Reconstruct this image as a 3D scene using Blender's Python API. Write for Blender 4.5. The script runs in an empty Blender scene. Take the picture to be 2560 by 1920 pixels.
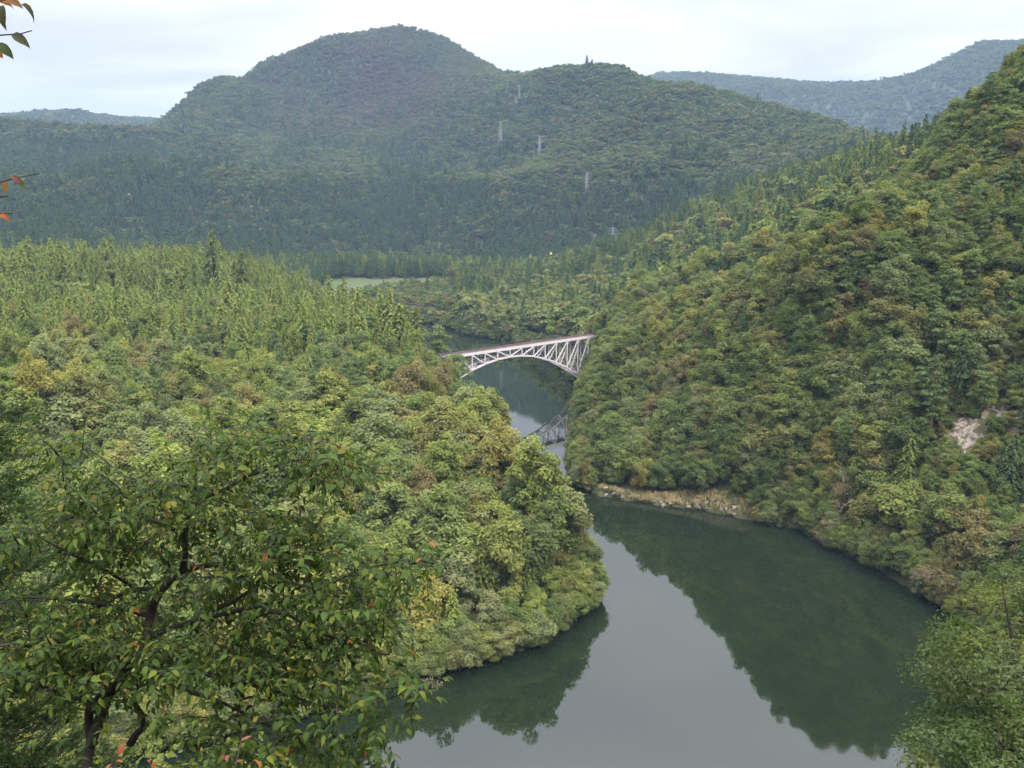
import bpy, math, random
import numpy as np
from mathutils import Vector, Matrix

random.seed(7)
rng = np.random.default_rng(11)
sc = bpy.context.scene
col = sc.collection
R = math.radians

# ---------------------------------------------------------------- camera
EYE = 85.0                       # metres above the river
FPX = 1900.0                     # focal length in pixels of a 2212 x 1659 picture
PITCH = math.atan(390.0 / FPX)
cd = bpy.data.cameras.new('camera')
cam = bpy.data.objects.new('camera', cd)
col.objects.link(cam)
cam.location = (0, 0, EYE)
cam.rotation_euler = (math.pi / 2 - PITCH, 0, 0)
cd.sensor_width = 36.0
cd.lens = 36.0 * FPX / 2212.0
cd.clip_start = 0.1
cd.clip_end = 20000
sc.camera = cam

# ---------------------------------------------------------------- world, sun, exposure
SUN_ELEV, SUN_AZ = R(48), R(142)          # azimuth measured from +Y (view) towards +X
w = bpy.data.worlds.new('World')
sc.world = w
w.use_nodes = True
nt = w.node_tree
nt.nodes.clear()
N = nt.nodes.new
L = nt.links.new
out = N('ShaderNodeOutputWorld')
bg = N('ShaderNodeBackground')
bg.inputs['Strength'].default_value = 0.1
sky = N('ShaderNodeTexSky')
sky.sky_type = 'NISHITA'
sky.sun_disc = False
sky.sun_elevation = SUN_ELEV
sky.sun_rotation = SUN_AZ
sky.air_density = 1.0
sky.dust_density = 2.0
tc = N('ShaderNodeTexCoord')
sep = N('ShaderNodeSeparateXYZ')
L(tc.outputs['Generated'], sep.inputs[0])
mx = N('ShaderNodeMath'); mx.operation = 'MAXIMUM'; mx.inputs[1].default_value = 0.0
L(sep.outputs['Z'], mx.inputs[0])
ad = N('ShaderNodeMath'); ad.operation = 'ADD'; ad.inputs[1].default_value = 0.10
L(mx.outputs[0], ad.inputs[0])
dv = N('ShaderNodeVectorMath'); dv.operation = 'DIVIDE'
cb = N('ShaderNodeCombineXYZ')
for i in range(3):
    L(ad.outputs[0], cb.inputs[i])
L(tc.outputs['Generated'], dv.inputs[0]); L(cb.outputs[0], dv.inputs[1])
mp = N('ShaderNodeMapping')
mp.inputs['Scale'].default_value = (0.45, 0.62, 0.0)
mp.inputs['Rotation'].default_value = (0, 0, 0.35)
L(dv.outputs[0], mp.inputs['Vector'])
nz = N('ShaderNodeTexNoise')
nz.inputs['Scale'].default_value = 1.25
nz.inputs['Detail'].default_value = 5
nz.inputs['Roughness'].default_value = 0.48
nz.inputs['Distortion'].default_value = 0.3
L(mp.outputs[0], nz.inputs['Vector'])
cr = N('ShaderNodeValToRGB')
cr.color_ramp.elements[0].position = 0.42
cr.color_ramp.elements[0].color = (6.9, 7.0, 7.9, 1)
cr.color_ramp.elements[1].position = 0.60
cr.color_ramp.elements[1].color = (9.8, 9.7, 9.8, 1)
L(nz.outputs['Fac'], cr.inputs[0])
# an overcast sky is brighter overhead than at the horizon
pw = N('ShaderNodeMath'); pw.operation = 'POWER'; pw.inputs[1].default_value = 2.4
L(mx.outputs[0], pw.inputs[0])
ml = N('ShaderNodeMath'); ml.operation = 'MULTIPLY_ADD'
ml.inputs[1].default_value = 3.5; ml.inputs[2].default_value = 0.29
L(pw.outputs[0], ml.inputs[0])
vm = N('ShaderNodeVectorMath'); vm.operation = 'SCALE'
L(cr.outputs[0], vm.inputs[0]); L(ml.outputs[0], vm.inputs['Scale'])
mixw = N('ShaderNodeMix'); mixw.data_type = 'RGBA'
mixw.inputs['Factor'].default_value = 0.985
L(sky.outputs[0], mixw.inputs['A']); L(vm.outputs[0], mixw.inputs['B'])
L(mixw.outputs['Result'], bg.inputs['Color'])
L(bg.outputs[0], out.inputs['Surface'])

sd = bpy.data.lights.new('sun', 'SUN')
sd.energy = 1.5
sd.angle = R(14)
sd.color = (1.0, 0.93, 0.80)
sun = bpy.data.objects.new('sun', sd)
col.objects.link(sun)
sdir = Vector((math.sin(SUN_AZ) * math.cos(SUN_ELEV), math.cos(SUN_AZ) * math.cos(SUN_ELEV), math.sin(SUN_ELEV)))
sun.rotation_euler = sdir.to_track_quat('Z', 'Y').to_euler()
sun.location = (60, -60, 200)

sc.view_settings.view_transform = 'Standard'
sc.view_settings.look = 'None'
sc.view_settings.gamma = 1.0
sc.view_settings.use_curve_mapping = False
sc.view_settings.exposure = 1.7
cy = sc.cycles
cy.use_denoising = True
cy.max_bounces = 8
cy.diffuse_bounces = 4
cy.glossy_bounces = 2
cy.transmission_bounces = 4
cy.transparent_max_bounces = 4
cy.volume_bounces = 0
cy.caustics_reflective = False
cy.caustics_refractive = False
cy.sample_clamp_indirect = 4

# ---------------------------------------------------------------- picture <-> place
CP, SP = math.cos(PITCH), math.sin(PITCH)

def ray(px, py):
    r = (px - 1106.0) / FPX
    u = (829.5 - py) / FPX
    return r, CP + u * SP, -SP + u * CP

def onz(px, py, z=0.0):
    d = ray(px, py); t = (z - EYE) / d[2]
    return d[0] * t, d[1] * t, z

def at(px, py, D):
    d = ray(px, py); t = D / math.hypot(d[0], d[1])
    return d[0] * t, d[1] * t, EYE + d[2] * t

def depth_at(px, py, t):
    d = ray(px, py)
    return Vector((d[0] * t, d[1] * t, EYE + d[2] * t))

def proj(x, y, z):
    z = z - EYE
    fw = y * CP - z * SP
    up = y * SP + z * CP
    return 1106.0 + FPX * x / fw, 829.5 - FPX * up / fw

# ---------------------------------------------------------------- value noise
def _h(ix, iy, s):
    n = (ix * 374761393 + iy * 668265263 + s * 974634777) & 0xFFFFFFFF
    n = ((n ^ (n >> 13)) * 1274126177) & 0xFFFFFFFF
    return ((n ^ (n >> 16)) & 0xFFFF) / 65535.0

def vnoise(x, y, s=0):
    x = np.asarray(x, float); y = np.asarray(y, float)
    ix = np.floor(x).astype(np.int64); iy = np.floor(y).astype(np.int64)
    fx = x - ix; fy = y - iy
    fx = fx * fx * (3 - 2 * fx); fy = fy * fy * (3 - 2 * fy)
    a = _h(ix, iy, s); b = _h(ix + 1, iy, s); c = _h(ix, iy + 1, s); d = _h(ix + 1, iy + 1, s)
    return (a * (1 - fx) + b * fx) * (1 - fy) + (c * (1 - fx) + d * fx) * fy

def fbm(x, y, s=0, o=4):
    v = 0; a = 0.5
    for i in range(o):
        v = v + a * (vnoise(x * 2 ** i, y * 2 ** i, s + i) - 0.5)
        a *= 0.5
    return v

# ---------------------------------------------------------------- terrain
# river outline in plan: camera-side shore, right shore upstream, far shore, left shore back
def P2(px, py, push=0.0):
    x, y, _ = onz(px, py); k = 1 + push / math.hypot(x, y)
    return x * k, y * k

right_shore = [(-300, 40), (-160, 66), (-60, 84), (0, 92), (40, 96), (72, 112), (90, 140), (94, 166)]
right_shore += [P2(*q, 1.5) for q in [(2020, 1310), (1900, 1240), (1800, 1190), (1730, 1150), (1640, 1133), (1540, 1110),
                                      (1400, 1092), (1290, 1075)]]
right_shore += [(20.5, 260), (22, 290), (24, 325), (27.5, 355), (31, 385), (30, 430), (26, 480)]
right_shore += [P2(*q, 2) for q in [(1107, 739), (1014, 725), (961, 704), (900, 697), (841, 690), (780, 676)]]
right_shore += [(-170, 735), (-260, 760), (-420, 770)]
left_shore = [(-420, 700), (-270, 690), (-185, 660), (-140, 600), (-108, 540), (-78, 470), (-52, 410), (-33, 362), (-19, 318),
              (-11, 282), (0.5, 243), (10.5, 212), (17.5, 190)]
left_shore += [P2(*q, 3.5) for q in [(1282, 1322), (1240, 1360), (1180, 1400), (1100, 1440), (1020, 1462), (900, 1485), (800, 1512),
                                     (700, 1548), (600, 1583)]]
left_shore += [(-62, 122), (-110, 104), (-180, 88), (-300, 70)]
RIV = np.array(right_shore + left_shore)

def river_sd(x, y):
    """signed distance to the river outline, positive on land"""
    x = np.asarray(x, float); y = np.asarray(y, float)
    best = np.full(x.shape, 1e9); ins = np.zeros(x.shape, bool)
    n = len(RIV)
    for i in range(n):
        ax, ay = RIV[i]; bx, by = RIV[(i + 1) % n]
        dx, dy = bx - ax, by - ay
        t = np.clip(((x - ax) * dx + (y - ay) * dy) / (dx * dx + dy * dy + 1e-9), 0, 1)
        d = np.hypot(x - ax - t * dx, y - ay - t * dy)
        best = np.minimum(best, d)
        c = ((ay > y) != (by > y)) & (x < (bx - ax) * (y - ay) / (by - ay + 1e-12) + ax)
        ins ^= c
    return np.where(ins, -best, best)

ctrl = []
def cp(px, py, D, th=0.0):
    x, y, z = at(px, py, D); ctrl.append((x, y, z - th))
def cpl(lst, th):
    for a in lst:
        cp(a[0], a[1], a[2], th)
# slope under the camera
ctrl += [(0, 0, 83.4), (0, -1.5, 83.6), (0, 3, 81.6), (0, 6, 79), (0, 12, 73.6), (0, 25, 58), (0, 50, 33), (0, 75, 11), (0, 91, 1),
         (-6, 6, 78.6), (-10, 12, 72), (-20, 25, 56), (-30, 50, 31), (-40, 70, 11), (8, 6, 79), (16, 14, 71), (18, 26, 57.5), (36, 40, 45),
         (60, 60, 34), (60, 85, 14), (95, 100, 26), (110, 140, 18), (120, 100, 50), (0, -40, 100), (-60, -20, 90), (70, -10, 95),
         (-90, 30, 50), (-120, 60, 12), (150, 40, 110), (0, -200, 180), (-250, -50, 60), (250, -50, 190), (-500, 0, 40), (500, 0, 240)]
# wooded spur on the inside of the bend, and the terrace behind it
cpl([(1000, 1300, 160), (900, 1300, 158), (1150, 1250, 167), (1240, 1200, 178), (1050, 1100, 180), (1150, 1100, 179), (1190, 1140, 179), (850, 1100, 180),
     (650, 1200, 172), (400, 1300, 158), (600, 1000, 208), (850, 950, 210), (1050, 950, 213), (1000, 860, 248), (800, 850, 242),
     (600, 850, 262), (400, 900, 240), (200, 1000, 215), (100, 850, 250), (0, 900, 240), (900, 728, 325), (950, 770, 318), (800, 720, 335), (700, 720, 335), (500, 720, 340),
     (300, 740, 330), (100, 720, 340)], 9)
cpl([(850, 672, 400), (760, 640, 430), (700, 640, 430), (740, 630, 520), (600, 620, 470), (450, 590, 480), (300, 570, 490), (150, 560, 500), (0, 560, 500),
     (-200, 560, 500), (620, 600, 540), (500, 575, 560), (250, 560, 570), (0, 550, 580), (-250, 545, 600)], 14)
ctrl += [(-180, 420, 26), (-110, 400, 27), (-70, 380, 23), (-300, 300, 34), (-400, 450, 48), (-150, 250, 20), (-250, 200, 22), (-120, 150, 10),
         (-230, 640, 20), (-350, 660, 25)]
# terrace with the field, plantation behind
ctrl += [(-150, 760, 13), (-120, 730, 12), (-90, 720, 13), (-60, 690, 12), (-85, 800, 17), (-60, 790, 17), (-150, 800, 17), (-160, 820, 18), (-40, 760, 14), (-250, 820, 18),
         (-40, 850, 15), (-250, 900, 30), (-400, 850, 40)]
# right bank: near spur
cpl([(2060, 1200, 203), (2140, 1100, 212), (2140, 1000, 219), (2060, 1000, 217), (2200, 900, 229), (2060, 800, 240), (2200, 700, 254),
     (2060, 600, 266), (2200, 500, 281), (1840, 545, 264), (1720, 612, 268), (1600, 632, 294), (1420, 685, 318), (1310, 725, 372), (1900, 1100, 224),
     (1900, 950, 234), (1900, 800, 244), (1900, 650, 257), (1700, 1000, 240), (1700, 850, 250), (1700, 720, 260), (1560, 950, 250), (1500, 850, 270),
     (1500, 750, 288), (1350, 950, 275), (1350, 850, 297), (1330, 760, 335), (1290, 700, 405), (2350, 600, 262), (2350, 300, 310), (2350, 0, 360), (2500, -100, 360)], 9)
cpl([(2060, 425, 296), (2200, 320, 315), (2200, 150, 345), (2107, 212, 340), (2030, 300, 338), (1950, 430, 285)], 12)
for px, D, z in [(1450, 400, 38), (1600, 380, 40), (1700, 355, 43), (1800, 335, 46), (1900, 335, 60), (1990, 380, 88), (1960, 450, 88), (2080, 410, 110), (2180, 420, 122), (1550, 450, 50), (1750, 420, 66)]:
    x, y, _ = at(px, 440, D); ctrl.append((x, y, z))
ctrl += [(38, 411, 5), (45, 420, 13), (54, 430, 22)]
# right bank: cedar slope behind it
cpl([(930, 592, 720), (1000, 585, 740), (1100, 582, 760), (1190, 562, 780), (1320, 532, 800), (1420, 500, 800), (1500, 458, 780), (1600, 415, 740),
     (1700, 372, 690), (1800, 345, 640), (1900, 318, 580), (1970, 296, 520), (1100, 650, 610), (1200, 660, 590), (1300, 620, 560), (1450, 570, 560), (1600, 500, 545),
     (1750, 430, 510), (1870, 370, 460)], 15)
# valley behind and the mountain
ctrl += [(-40, 900, 14), (60, 880, 20), (180, 850, 34), (300, 800, 60), (-150, 900, 20), (420, 700, 70), (-450, 800, 40)]
cpl([(900, 560, 980), (700, 560, 960), (600, 540, 960), (300, 510, 960), (0, 500, 960), (1100, 540, 980), (1250, 520, 980), (1380, 500, 960),
     (600, 450, 1080), (300, 440, 1080), (0, 440, 1080), (850, 470, 1080), (1080, 450, 1080), (1250, 430, 1060), (1420, 420, 1020)], 17)
cpl([(300, 385, 1230), (600, 395, 1230), (850, 390, 1300), (0, 350, 1300), (150, 320, 1450), (0, 300, 1500), (600, 320, 1500), (830, 300, 1600), (830, 200, 1800),
     (600, 230, 1720), (1000, 250, 1600), (1000, 380, 1250), (400, 300, 1600), (720, 150, 1900), (950, 150, 1900),
     (0, 285, 1700), (-120, 285, 1700), (60, 290, 1750), (200, 288, 1800), (360, 272, 1900), (430, 208, 1920), (500, 185, 1950), (560, 157, 1960), (625, 137, 1980), (700, 92, 2000), (760, 80, 2010),
     (830, 72, 2020), (900, 82, 2020), (1000, 114, 2020), (1060, 138, 1980), (1105, 158, 1900), (1150, 166, 1800),
     (1190, 172, 1560), (1240, 168, 1500), (1300, 168, 1470), (1370, 184, 1430), (1420, 198, 1400), (1500, 214, 1350), (1600, 236, 1280), (1700, 265, 1200), (1800, 274, 1130), (1900, 293, 1080), (1980, 302, 1040),
     (1300, 230, 1330), (1450, 260, 1230), (1600, 300, 1120), (1300, 330, 1180), (1450, 360, 1060), (1600, 390, 980), (1700, 330, 1040), (1160, 250, 1420), (1130, 330, 1300), (1200, 400, 1120),
     (1820, 310, 1000)], 9)
ctrl += [(500, 1000, 70), (620, 900, 90), (800, 1100, 120), (700, 700, 190), (600, 500, 210), (420, 420, 190), (300, 250, 200), (800, 300, 260)]
# behind the first ridges, then the far ridges
for px, D, z in [(0, 2100, 120), (300, 2300, 100), (900, 2500, 300), (1300, 1900, 180), (1600, 1700, 150), (1900, 1500, 120), (2100, 1300, 110), (2212, 2000, 150),
                 (1500, 2300, 150), (1900, 2500, 180), (-300, 2200, 120)]:
    x, y, _ = at(px, 440, D); ctrl.append((x, y, z))
cpl([(40, 290, 2700), (120, 262, 2750), (185, 254, 2800), (235, 270, 2800), (-150, 295, 2700), (250, 262, 3900), (310, 262, 3900), (370, 276, 3900), (150, 288, 3900), (600, 300, 3900), (1000, 300, 3900),
     (1380, 172, 3400), (1430, 164, 3400), (1520, 158, 3400), (1600, 168, 3400), (1750, 184, 3300), (1850, 187, 3250), (1930, 182, 3200), (2000, 168, 3150), (2060, 135, 3100),
     (2130, 94, 3050), (2212, 95, 3000), (2350, 70, 2900), (1900, 240, 2700), (2100, 200, 2600), (1600, 230, 2700), (2250, 180, 2500)], 8)
for px in (-600, 0, 700, 1400, 2212, 2900):
    x, y, _ = at(px, 440, 5200); ctrl.append((x, y, 250))
CT = np.array(ctrl)
_d = np.hypot(CT[:, 0], CT[:, 1])
CC = 0.03 * _d + 1.0             # softening grows with distance

def _kern(x, y):
    return np.sqrt((x[:, None] - CT[None, :, 0]) ** 2 + (y[:, None] - CT[None, :, 1]) ** 2 + CC[None, :] ** 2)
_A = _kern(CT[:, 0], CT[:, 1])
_n = len(CT)
_M = np.zeros((_n + 3, _n + 3))
_M[:_n, :_n] = _A + np.eye(_n) * 1e-3
_M[:_n, _n] = 1; _M[:_n, _n + 1] = CT[:, 0] * 1e-3; _M[:_n, _n + 2] = CT[:, 1] * 1e-3
_M[_n:, :_n] = _M[:_n, _n:].T
_wt = np.linalg.lstsq(_M, np.concatenate([CT[:, 2], [0, 0, 0]]), rcond=None)[0]

def ground(x, y):
    x = np.atleast_1d(np.asarray(x, float)); y = np.atleast_1d(np.asarray(y, float))
    res = np.empty(x.shape)
    for i in range(0, len(x), 20000):
        xs, ys = x[i:i + 20000], y[i:i + 20000]
        z = _kern(xs, ys) @ _wt[:_n] + _wt[_n] + _wt[_n + 1] * xs * 1e-3 + _wt[_n + 2] * ys * 1e-3
        d = np.hypot(xs, ys)
        amp = np.clip((d - 60) / 400, 0, 1)
        z = z + amp * 7 * fbm(xs / 60, ys / 60, 3, 3)
        far = np.clip((d - 800) / 500, 0, 1) * np.clip((3200 - d) / 900, 0.25, 1)
        rid = 1 - np.abs(2 * (fbm(xs / 330, ys / 330, 9, 3) + 0.5) - 1)
        z = z + far * 105 * (rid - 0.82)
        s = river_sd(xs, ys)
        near = np.clip(s / 12, 0, 1)
        low = 0.5 + np.minimum(np.maximum(s, 0) * 0.25, 4)
        high = 0.4 + np.maximum(s, 0) * 1.5 + np.maximum(s - 20, 0) ** 2 * 0.12
        land = np.minimum(np.maximum(z, low), high)
        land = np.where(s < 0, np.maximum(s * 0.8 - 1.2, -6), land)
        res[i:i + 20000] = np.where((s < 60) & (d > 60), land, np.where(d > 60, np.maximum(z, 2.0), z))
    return res

def g1(x, y):
    return float(ground(np.array([x]), np.array([y]))[0])

# ---------------------------------------------------------------- mesh helpers
def new_mesh(name, verts, faces, mats=(), smooth=False, face_mat=None, attrs=None):
    me = bpy.data.meshes.new(name)
    verts = np.asarray(verts, np.float32)
    if isinstance(faces, np.ndarray):
        k = faces.shape[1]; nf = faces.shape[0]
        me.vertices.add(len(verts)); me.vertices.foreach_set('co', verts.ravel())
        me.loops.add(nf * k); me.loops.foreach_set('vertex_index', faces.ravel().astype(np.int32))
        me.polygons.add(nf)
        me.polygons.foreach_set('loop_start', np.arange(0, nf * k, k, dtype=np.int32))
        me.polygons.foreach_set('loop_total', np.full(nf, k, np.int32))
        me.update(calc_edges=True)
    else:
        me.from_pydata([tuple(map(float, v)) for v in verts], [], faces)
    for m in mats:
        me.materials.append(m)
    if face_mat is not None:
        me.polygons.foreach_set('material_index', np.asarray(face_mat, np.int32))
    if smooth:
        me.polygons.foreach_set('use_smooth', np.ones(len(me.polygons), bool))
    if attrs:
        for an, (ty, dom, data) in attrs.items():
            a = me.attributes.new(an, ty, dom)
            key = {'FLOAT': 'value', 'INT': 'value', 'FLOAT_VECTOR': 'vector', 'FLOAT_COLOR': 'color'}[ty]
            a.data.foreach_set(key, np.asarray(data).ravel())
    me.update()
    return me

def obj(name, me, parent=None, **props):
    o = bpy.data.objects.new(name, me)
    col.objects.link(o)
    if parent is not None:
        o.parent = parent
    for k, v in props.items():
        o[k] = v
    return o

def empty(name, loc, label, cat, group=None):
    o = bpy.data.objects.new(name, None)
    col.objects.link(o)
    o.empty_display_size = 0.2
    o.location = loc
    o['label'] = label; o['category'] = cat
    if group: o['group'] = group
    return o

class MB:
    """collects simple solids into one mesh"""
    def __init__(self): self.v = []; self.f = []
    def beam(self, p, q, a, b=None, up=(0, 0, 1)):
        b = b or a
        p = Vector(p); q = Vector(q); d = (q - p).normalized()
        u = Vector(up)
        s = d.cross(u)
        if s.length < 1e-4: s = d.cross(Vector((0, 1, 0)))
        s.normalize(); t = s.cross(d).normalized()
        n = len(self.v)
        for c in (p, q):
            for i, j in ((-1, -1), (1, -1), (1, 1), (-1, 1)):
                self.v.append(c + s * (i * a / 2) + t * (j * b / 2))
        self.f += [(n, n + 1, n + 2, n + 3)[::-1], (n + 4, n + 5, n + 6, n + 7)] + [(n + i, n + (i + 1) % 4, n + 4 + (i + 1) % 4, n + 4 + i) for i in range(4)]
        return self
    def tube(self, pts, rad, k=6):
        pts = [Vector(p) for p in pts]; n0 = len(self.v)
        prev = None
        for i, p in enumerate(pts):
            d = (pts[min(i + 1, len(pts) - 1)] - pts[max(i - 1, 0)])
            d = d.normalized() if d.length > 1e-9 else Vector((0, 0, 1))
            if prev is None:
                s = d.orthogonal().normalized()
            else:
                s = (prev - d * prev.dot(d)); s = s.normalized() if s.length > 1e-6 else d.orthogonal().normalized()
            prev = s; t = d.cross(s)
            for j in range(k):
                a = 2 * math.pi * j / k
                self.v.append(p + (s * math.cos(a) + t * math.sin(a)) * rad[i])
        for i in range(len(pts) - 1):
            for j in range(k):
                a = n0 + i * k + j; b = n0 + i * k + (j + 1) % k
                self.f.append((a, b, b + k, a + k))
        self.f.append(tuple(range(n0, n0 + k))[::-1]); e = n0 + (len(pts) - 1) * k
        self.f.append(tuple(range(e, e + k)))
        return self
    def mesh(self, name, mat, smooth=False):
        return new_mesh(name, [tuple(v) for v in self.v], self.f, [mat], smooth)

# ---------------------------------------------------------------- materials
def mat_new(name):
    m = bpy.data.materials.new(name); m.use_nodes = True
    t = m.node_tree; t.nodes.clear()
    o = t.nodes.new('ShaderNodeOutputMaterial')
    return m, t, o

def simple(name, rgb, rough=0.7, noise=0.25, nscale=3.0, metallic=0.0, bump=0.0, spec=0.3, rgb2=None):
    m, t, o = mat_new(name)
    b = t.nodes.new('ShaderNodeBsdfPrincipled')
    tc = t.nodes.new('ShaderNodeTexCoord')
    n = t.nodes.new('ShaderNodeTexNoise')
    n.inputs['Scale'].default_value = nscale; n.inputs['Detail'].default_value = 6
    t.links.new(tc.outputs['Object'], n.inputs['Vector'])
    r = t.nodes.new('ShaderNodeValToRGB')
    a = rgb2 or [c * (1 - noise) for c in rgb]
    r.color_ramp.elements[0].position = 0.35; r.color_ramp.elements[1].position = 0.65
    r.color_ramp.elements[0].color = (*a, 1)
    r.color_ramp.elements[1].color = (*[min(1, c * (1 + noise * 0.5)) for c in rgb], 1)
    t.links.new(n.outputs['Fac'], r.inputs[0])
    t.links.new(r.outputs[0], b.inputs['Base Color'])
    b.inputs['Roughness'].default_value = rough
    b.inputs['Metallic'].default_value = metallic
    b.inputs['Specular IOR Level'].default_value = spec
    if bump:
        bp = t.nodes.new('ShaderNodeBump'); bp.inputs['Strength'].default_value = bump
        t.links.new(n.outputs['Fac'], bp.inputs['Height']); t.links.new(bp.outputs[0], b.inputs['Normal'])
    t.links.new(b.outputs[0], o.inputs[0])
    return m

def foliage_mat(name, rough=0.65, spec=0.10, trans=0.42, source='INSTANCER', spread=0.35):
    m, t, o = mat_new(name)
    at_ = t.nodes.new('ShaderNodeAttribute'); at_.attribute_type = source; at_.attribute_name = 'tint'
    va = t.nodes.new('ShaderNodeAttribute'); va.attribute_type = 'GEOMETRY'; va.attribute_name = 'var'
    hs = t.nodes.new('ShaderNodeHueSaturation')
    m1 = t.nodes.new('ShaderNodeMapRange'); m1.inputs['To Min'].default_value = 1 - spread; m1.inputs['To Max'].default_value = 1 + spread
    m2 = t.nodes.new('ShaderNodeMapRange'); m2.inputs['To Min'].default_value = 0.512; m2.inputs['To Max'].default_value = 0.488
    t.links.new(va.outputs['Fac'], m1.inputs['Value']); t.links.new(va.outputs['Fac'], m2.inputs['Value'])
    t.links.new(m1.outputs[0], hs.inputs['Value']); t.links.new(m2.outputs[0], hs.inputs['Hue'])
    t.links.new(at_.outputs['Color'], hs.inputs['Color'])
    b = t.nodes.new('ShaderNodeBsdfPrincipled')
    b.inputs['Roughness'].default_value = rough
    b.inputs['Specular IOR Level'].default_value = spec
    t.links.new(hs.outputs[0], b.inputs['Base Color'])
    tr = t.nodes.new('ShaderNodeBsdfTranslucent')
    br = t.nodes.new('ShaderNodeMix'); br.data_type = 'RGBA'; br.blend_type = 'MULTIPLY'; br.inputs['Factor'].default_value = 1.0
    br.inputs['B'].default_value = (1.25, 1.3, 0.6, 1)
    t.links.new(hs.outputs[0], br.inputs['A']); t.links.new(br.outputs['Result'], tr.inputs['Color'])
    mx = t.nodes.new('ShaderNodeMixShader'); mx.inputs[0].default_value = trans
    t.links.new(b.outputs[0], mx.inputs[1]); t.links.new(tr.outputs[0], mx.inputs[2])
    t.links.new(mx.outputs[0], o.inputs[0])
    return m

M_leaf = foliage_mat('foliage')
M_leafg = foliage_mat('foreground_leaf', rough=0.5, spec=0.12, trans=0.45, spread=0.25)
M_leafgm = foliage_mat('foreground_leaf_mass', rough=0.5, spec=0.12, trans=0.45, source='GEOMETRY', spread=0.25)
M_bark = simple('bark', (0.075, 0.058, 0.045), 0.9, 0.5, 4, bump=0.4)
M_barkd = simple('dark_bark', (0.018, 0.014, 0.012), 0.85, 0.5, 18, bump=0.6)
M_barkr = simple('red_pine_bark', (0.17, 0.10, 0.075), 0.9, 0.4, 3, bump=0.3)
M_barkp = simple('pale_bark', (0.36, 0.33, 0.29), 0.85, 0.35, 3)
M_twig = simple('dry_twigs', (0.24, 0.19, 0.15), 0.9, 0.4, 3)
M_rock = simple('pale_rock', (0.175, 0.145, 0.122), 0.9, 0.6, 0.9, bump=0.9)
M_earth = simple('bare_earth', (0.36, 0.25, 0.14), 0.95, 0.35, 0.4, bump=0.5)
M_steel = simple('lilac_bridge_paint', (0.46, 0.415, 0.435), 0.5, 0.10, 1.2, spec=0.4)
M_rust = simple('rusty_track', (0.085, 0.062, 0.055), 0.9, 0.35, 2.0)
M_galv = simple('galvanised_steel', (0.22, 0.225, 0.23), 0.5, 0.15, 1.0, metallic=0.3)
M_white = simple('white_render', (0.36, 0.36, 0.34), 0.7, 0.08, 1.0)
M_roof = simple('brown_roof', (0.25, 0.14, 0.09), 0.8, 0.3, 1.0)
M_glass = simple('dark_window', (0.04, 0.05, 0.06), 0.15, 0.1, 1.0, spec=0.6)
M_conc = simple('weathered_concrete', (0.33, 0.31, 0.28), 0.9, 0.3, 0.6, bump=0.3)

def ground_mat():
    m, t, o = mat_new('forest_floor')
    b = t.nodes.new('ShaderNodeBsdfPrincipled'); b.inputs['Roughness'].default_value = 0.95; b.inputs['Specular IOR Level'].default_value = 0.1
    tc = t.nodes.new('ShaderNodeTexCoord')
    n1 = t.nodes.new('ShaderNodeTexNoise'); n1.inputs['Scale'].default_value = 0.06; n1.inputs['Detail'].default_value = 8
    n2 = t.nodes.new('ShaderNodeTexNoise'); n2.inputs['Scale'].default_value = 0.9; n2.inputs['Detail'].default_value = 8; n2.inputs['Roughness'].default_value = 0.7
    t.links.new(tc.outputs['Object'], n1.inputs['Vector']); t.links.new(tc.outputs['Object'], n2.inputs['Vector'])
    r1 = t.nodes.new('ShaderNodeValToRGB')
    e = r1.color_ramp.elements
    e[0].position = 0.35; e[0].color = (0.030, 0.036, 0.016, 1)
    e[1].position = 0.66; e[1].color = (0.075, 0.058, 0.036, 1)
    x = e.new(0.5); x.color = (0.048, 0.050, 0.022, 1)
    mxn = t.nodes.new('ShaderNodeMath'); mxn.operation = 'MULTIPLY_ADD'; mxn.inputs[1].default_value = 0.6
    t.links.new(n2.outputs['Fac'], mxn.inputs[0])
    h = t.nodes.new('ShaderNodeMath'); h.operation = 'MULTIPLY'; h.inputs[1].default_value = 0.4
    t.links.new(n1.outputs['Fac'], h.inputs[0]); t.links.new(h.outputs[0], mxn.inputs[2])
    t.links.new(mxn.outputs[0], r1.inputs[0]); t.links.new(r1.outputs[0], b.inputs['Base Color'])
    bp = t.nodes.new('ShaderNodeBump'); bp.inputs['Strength'].default_value = 0.6; bp.inputs['Distance'].default_value = 0.4
    t.links.new(n2.outputs['Fac'], bp.inputs['Height']); t.links.new(bp.outputs[0], b.inputs['Normal'])
    t.links.new(b.outputs[0], o.inputs[0])
    return m

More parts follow.
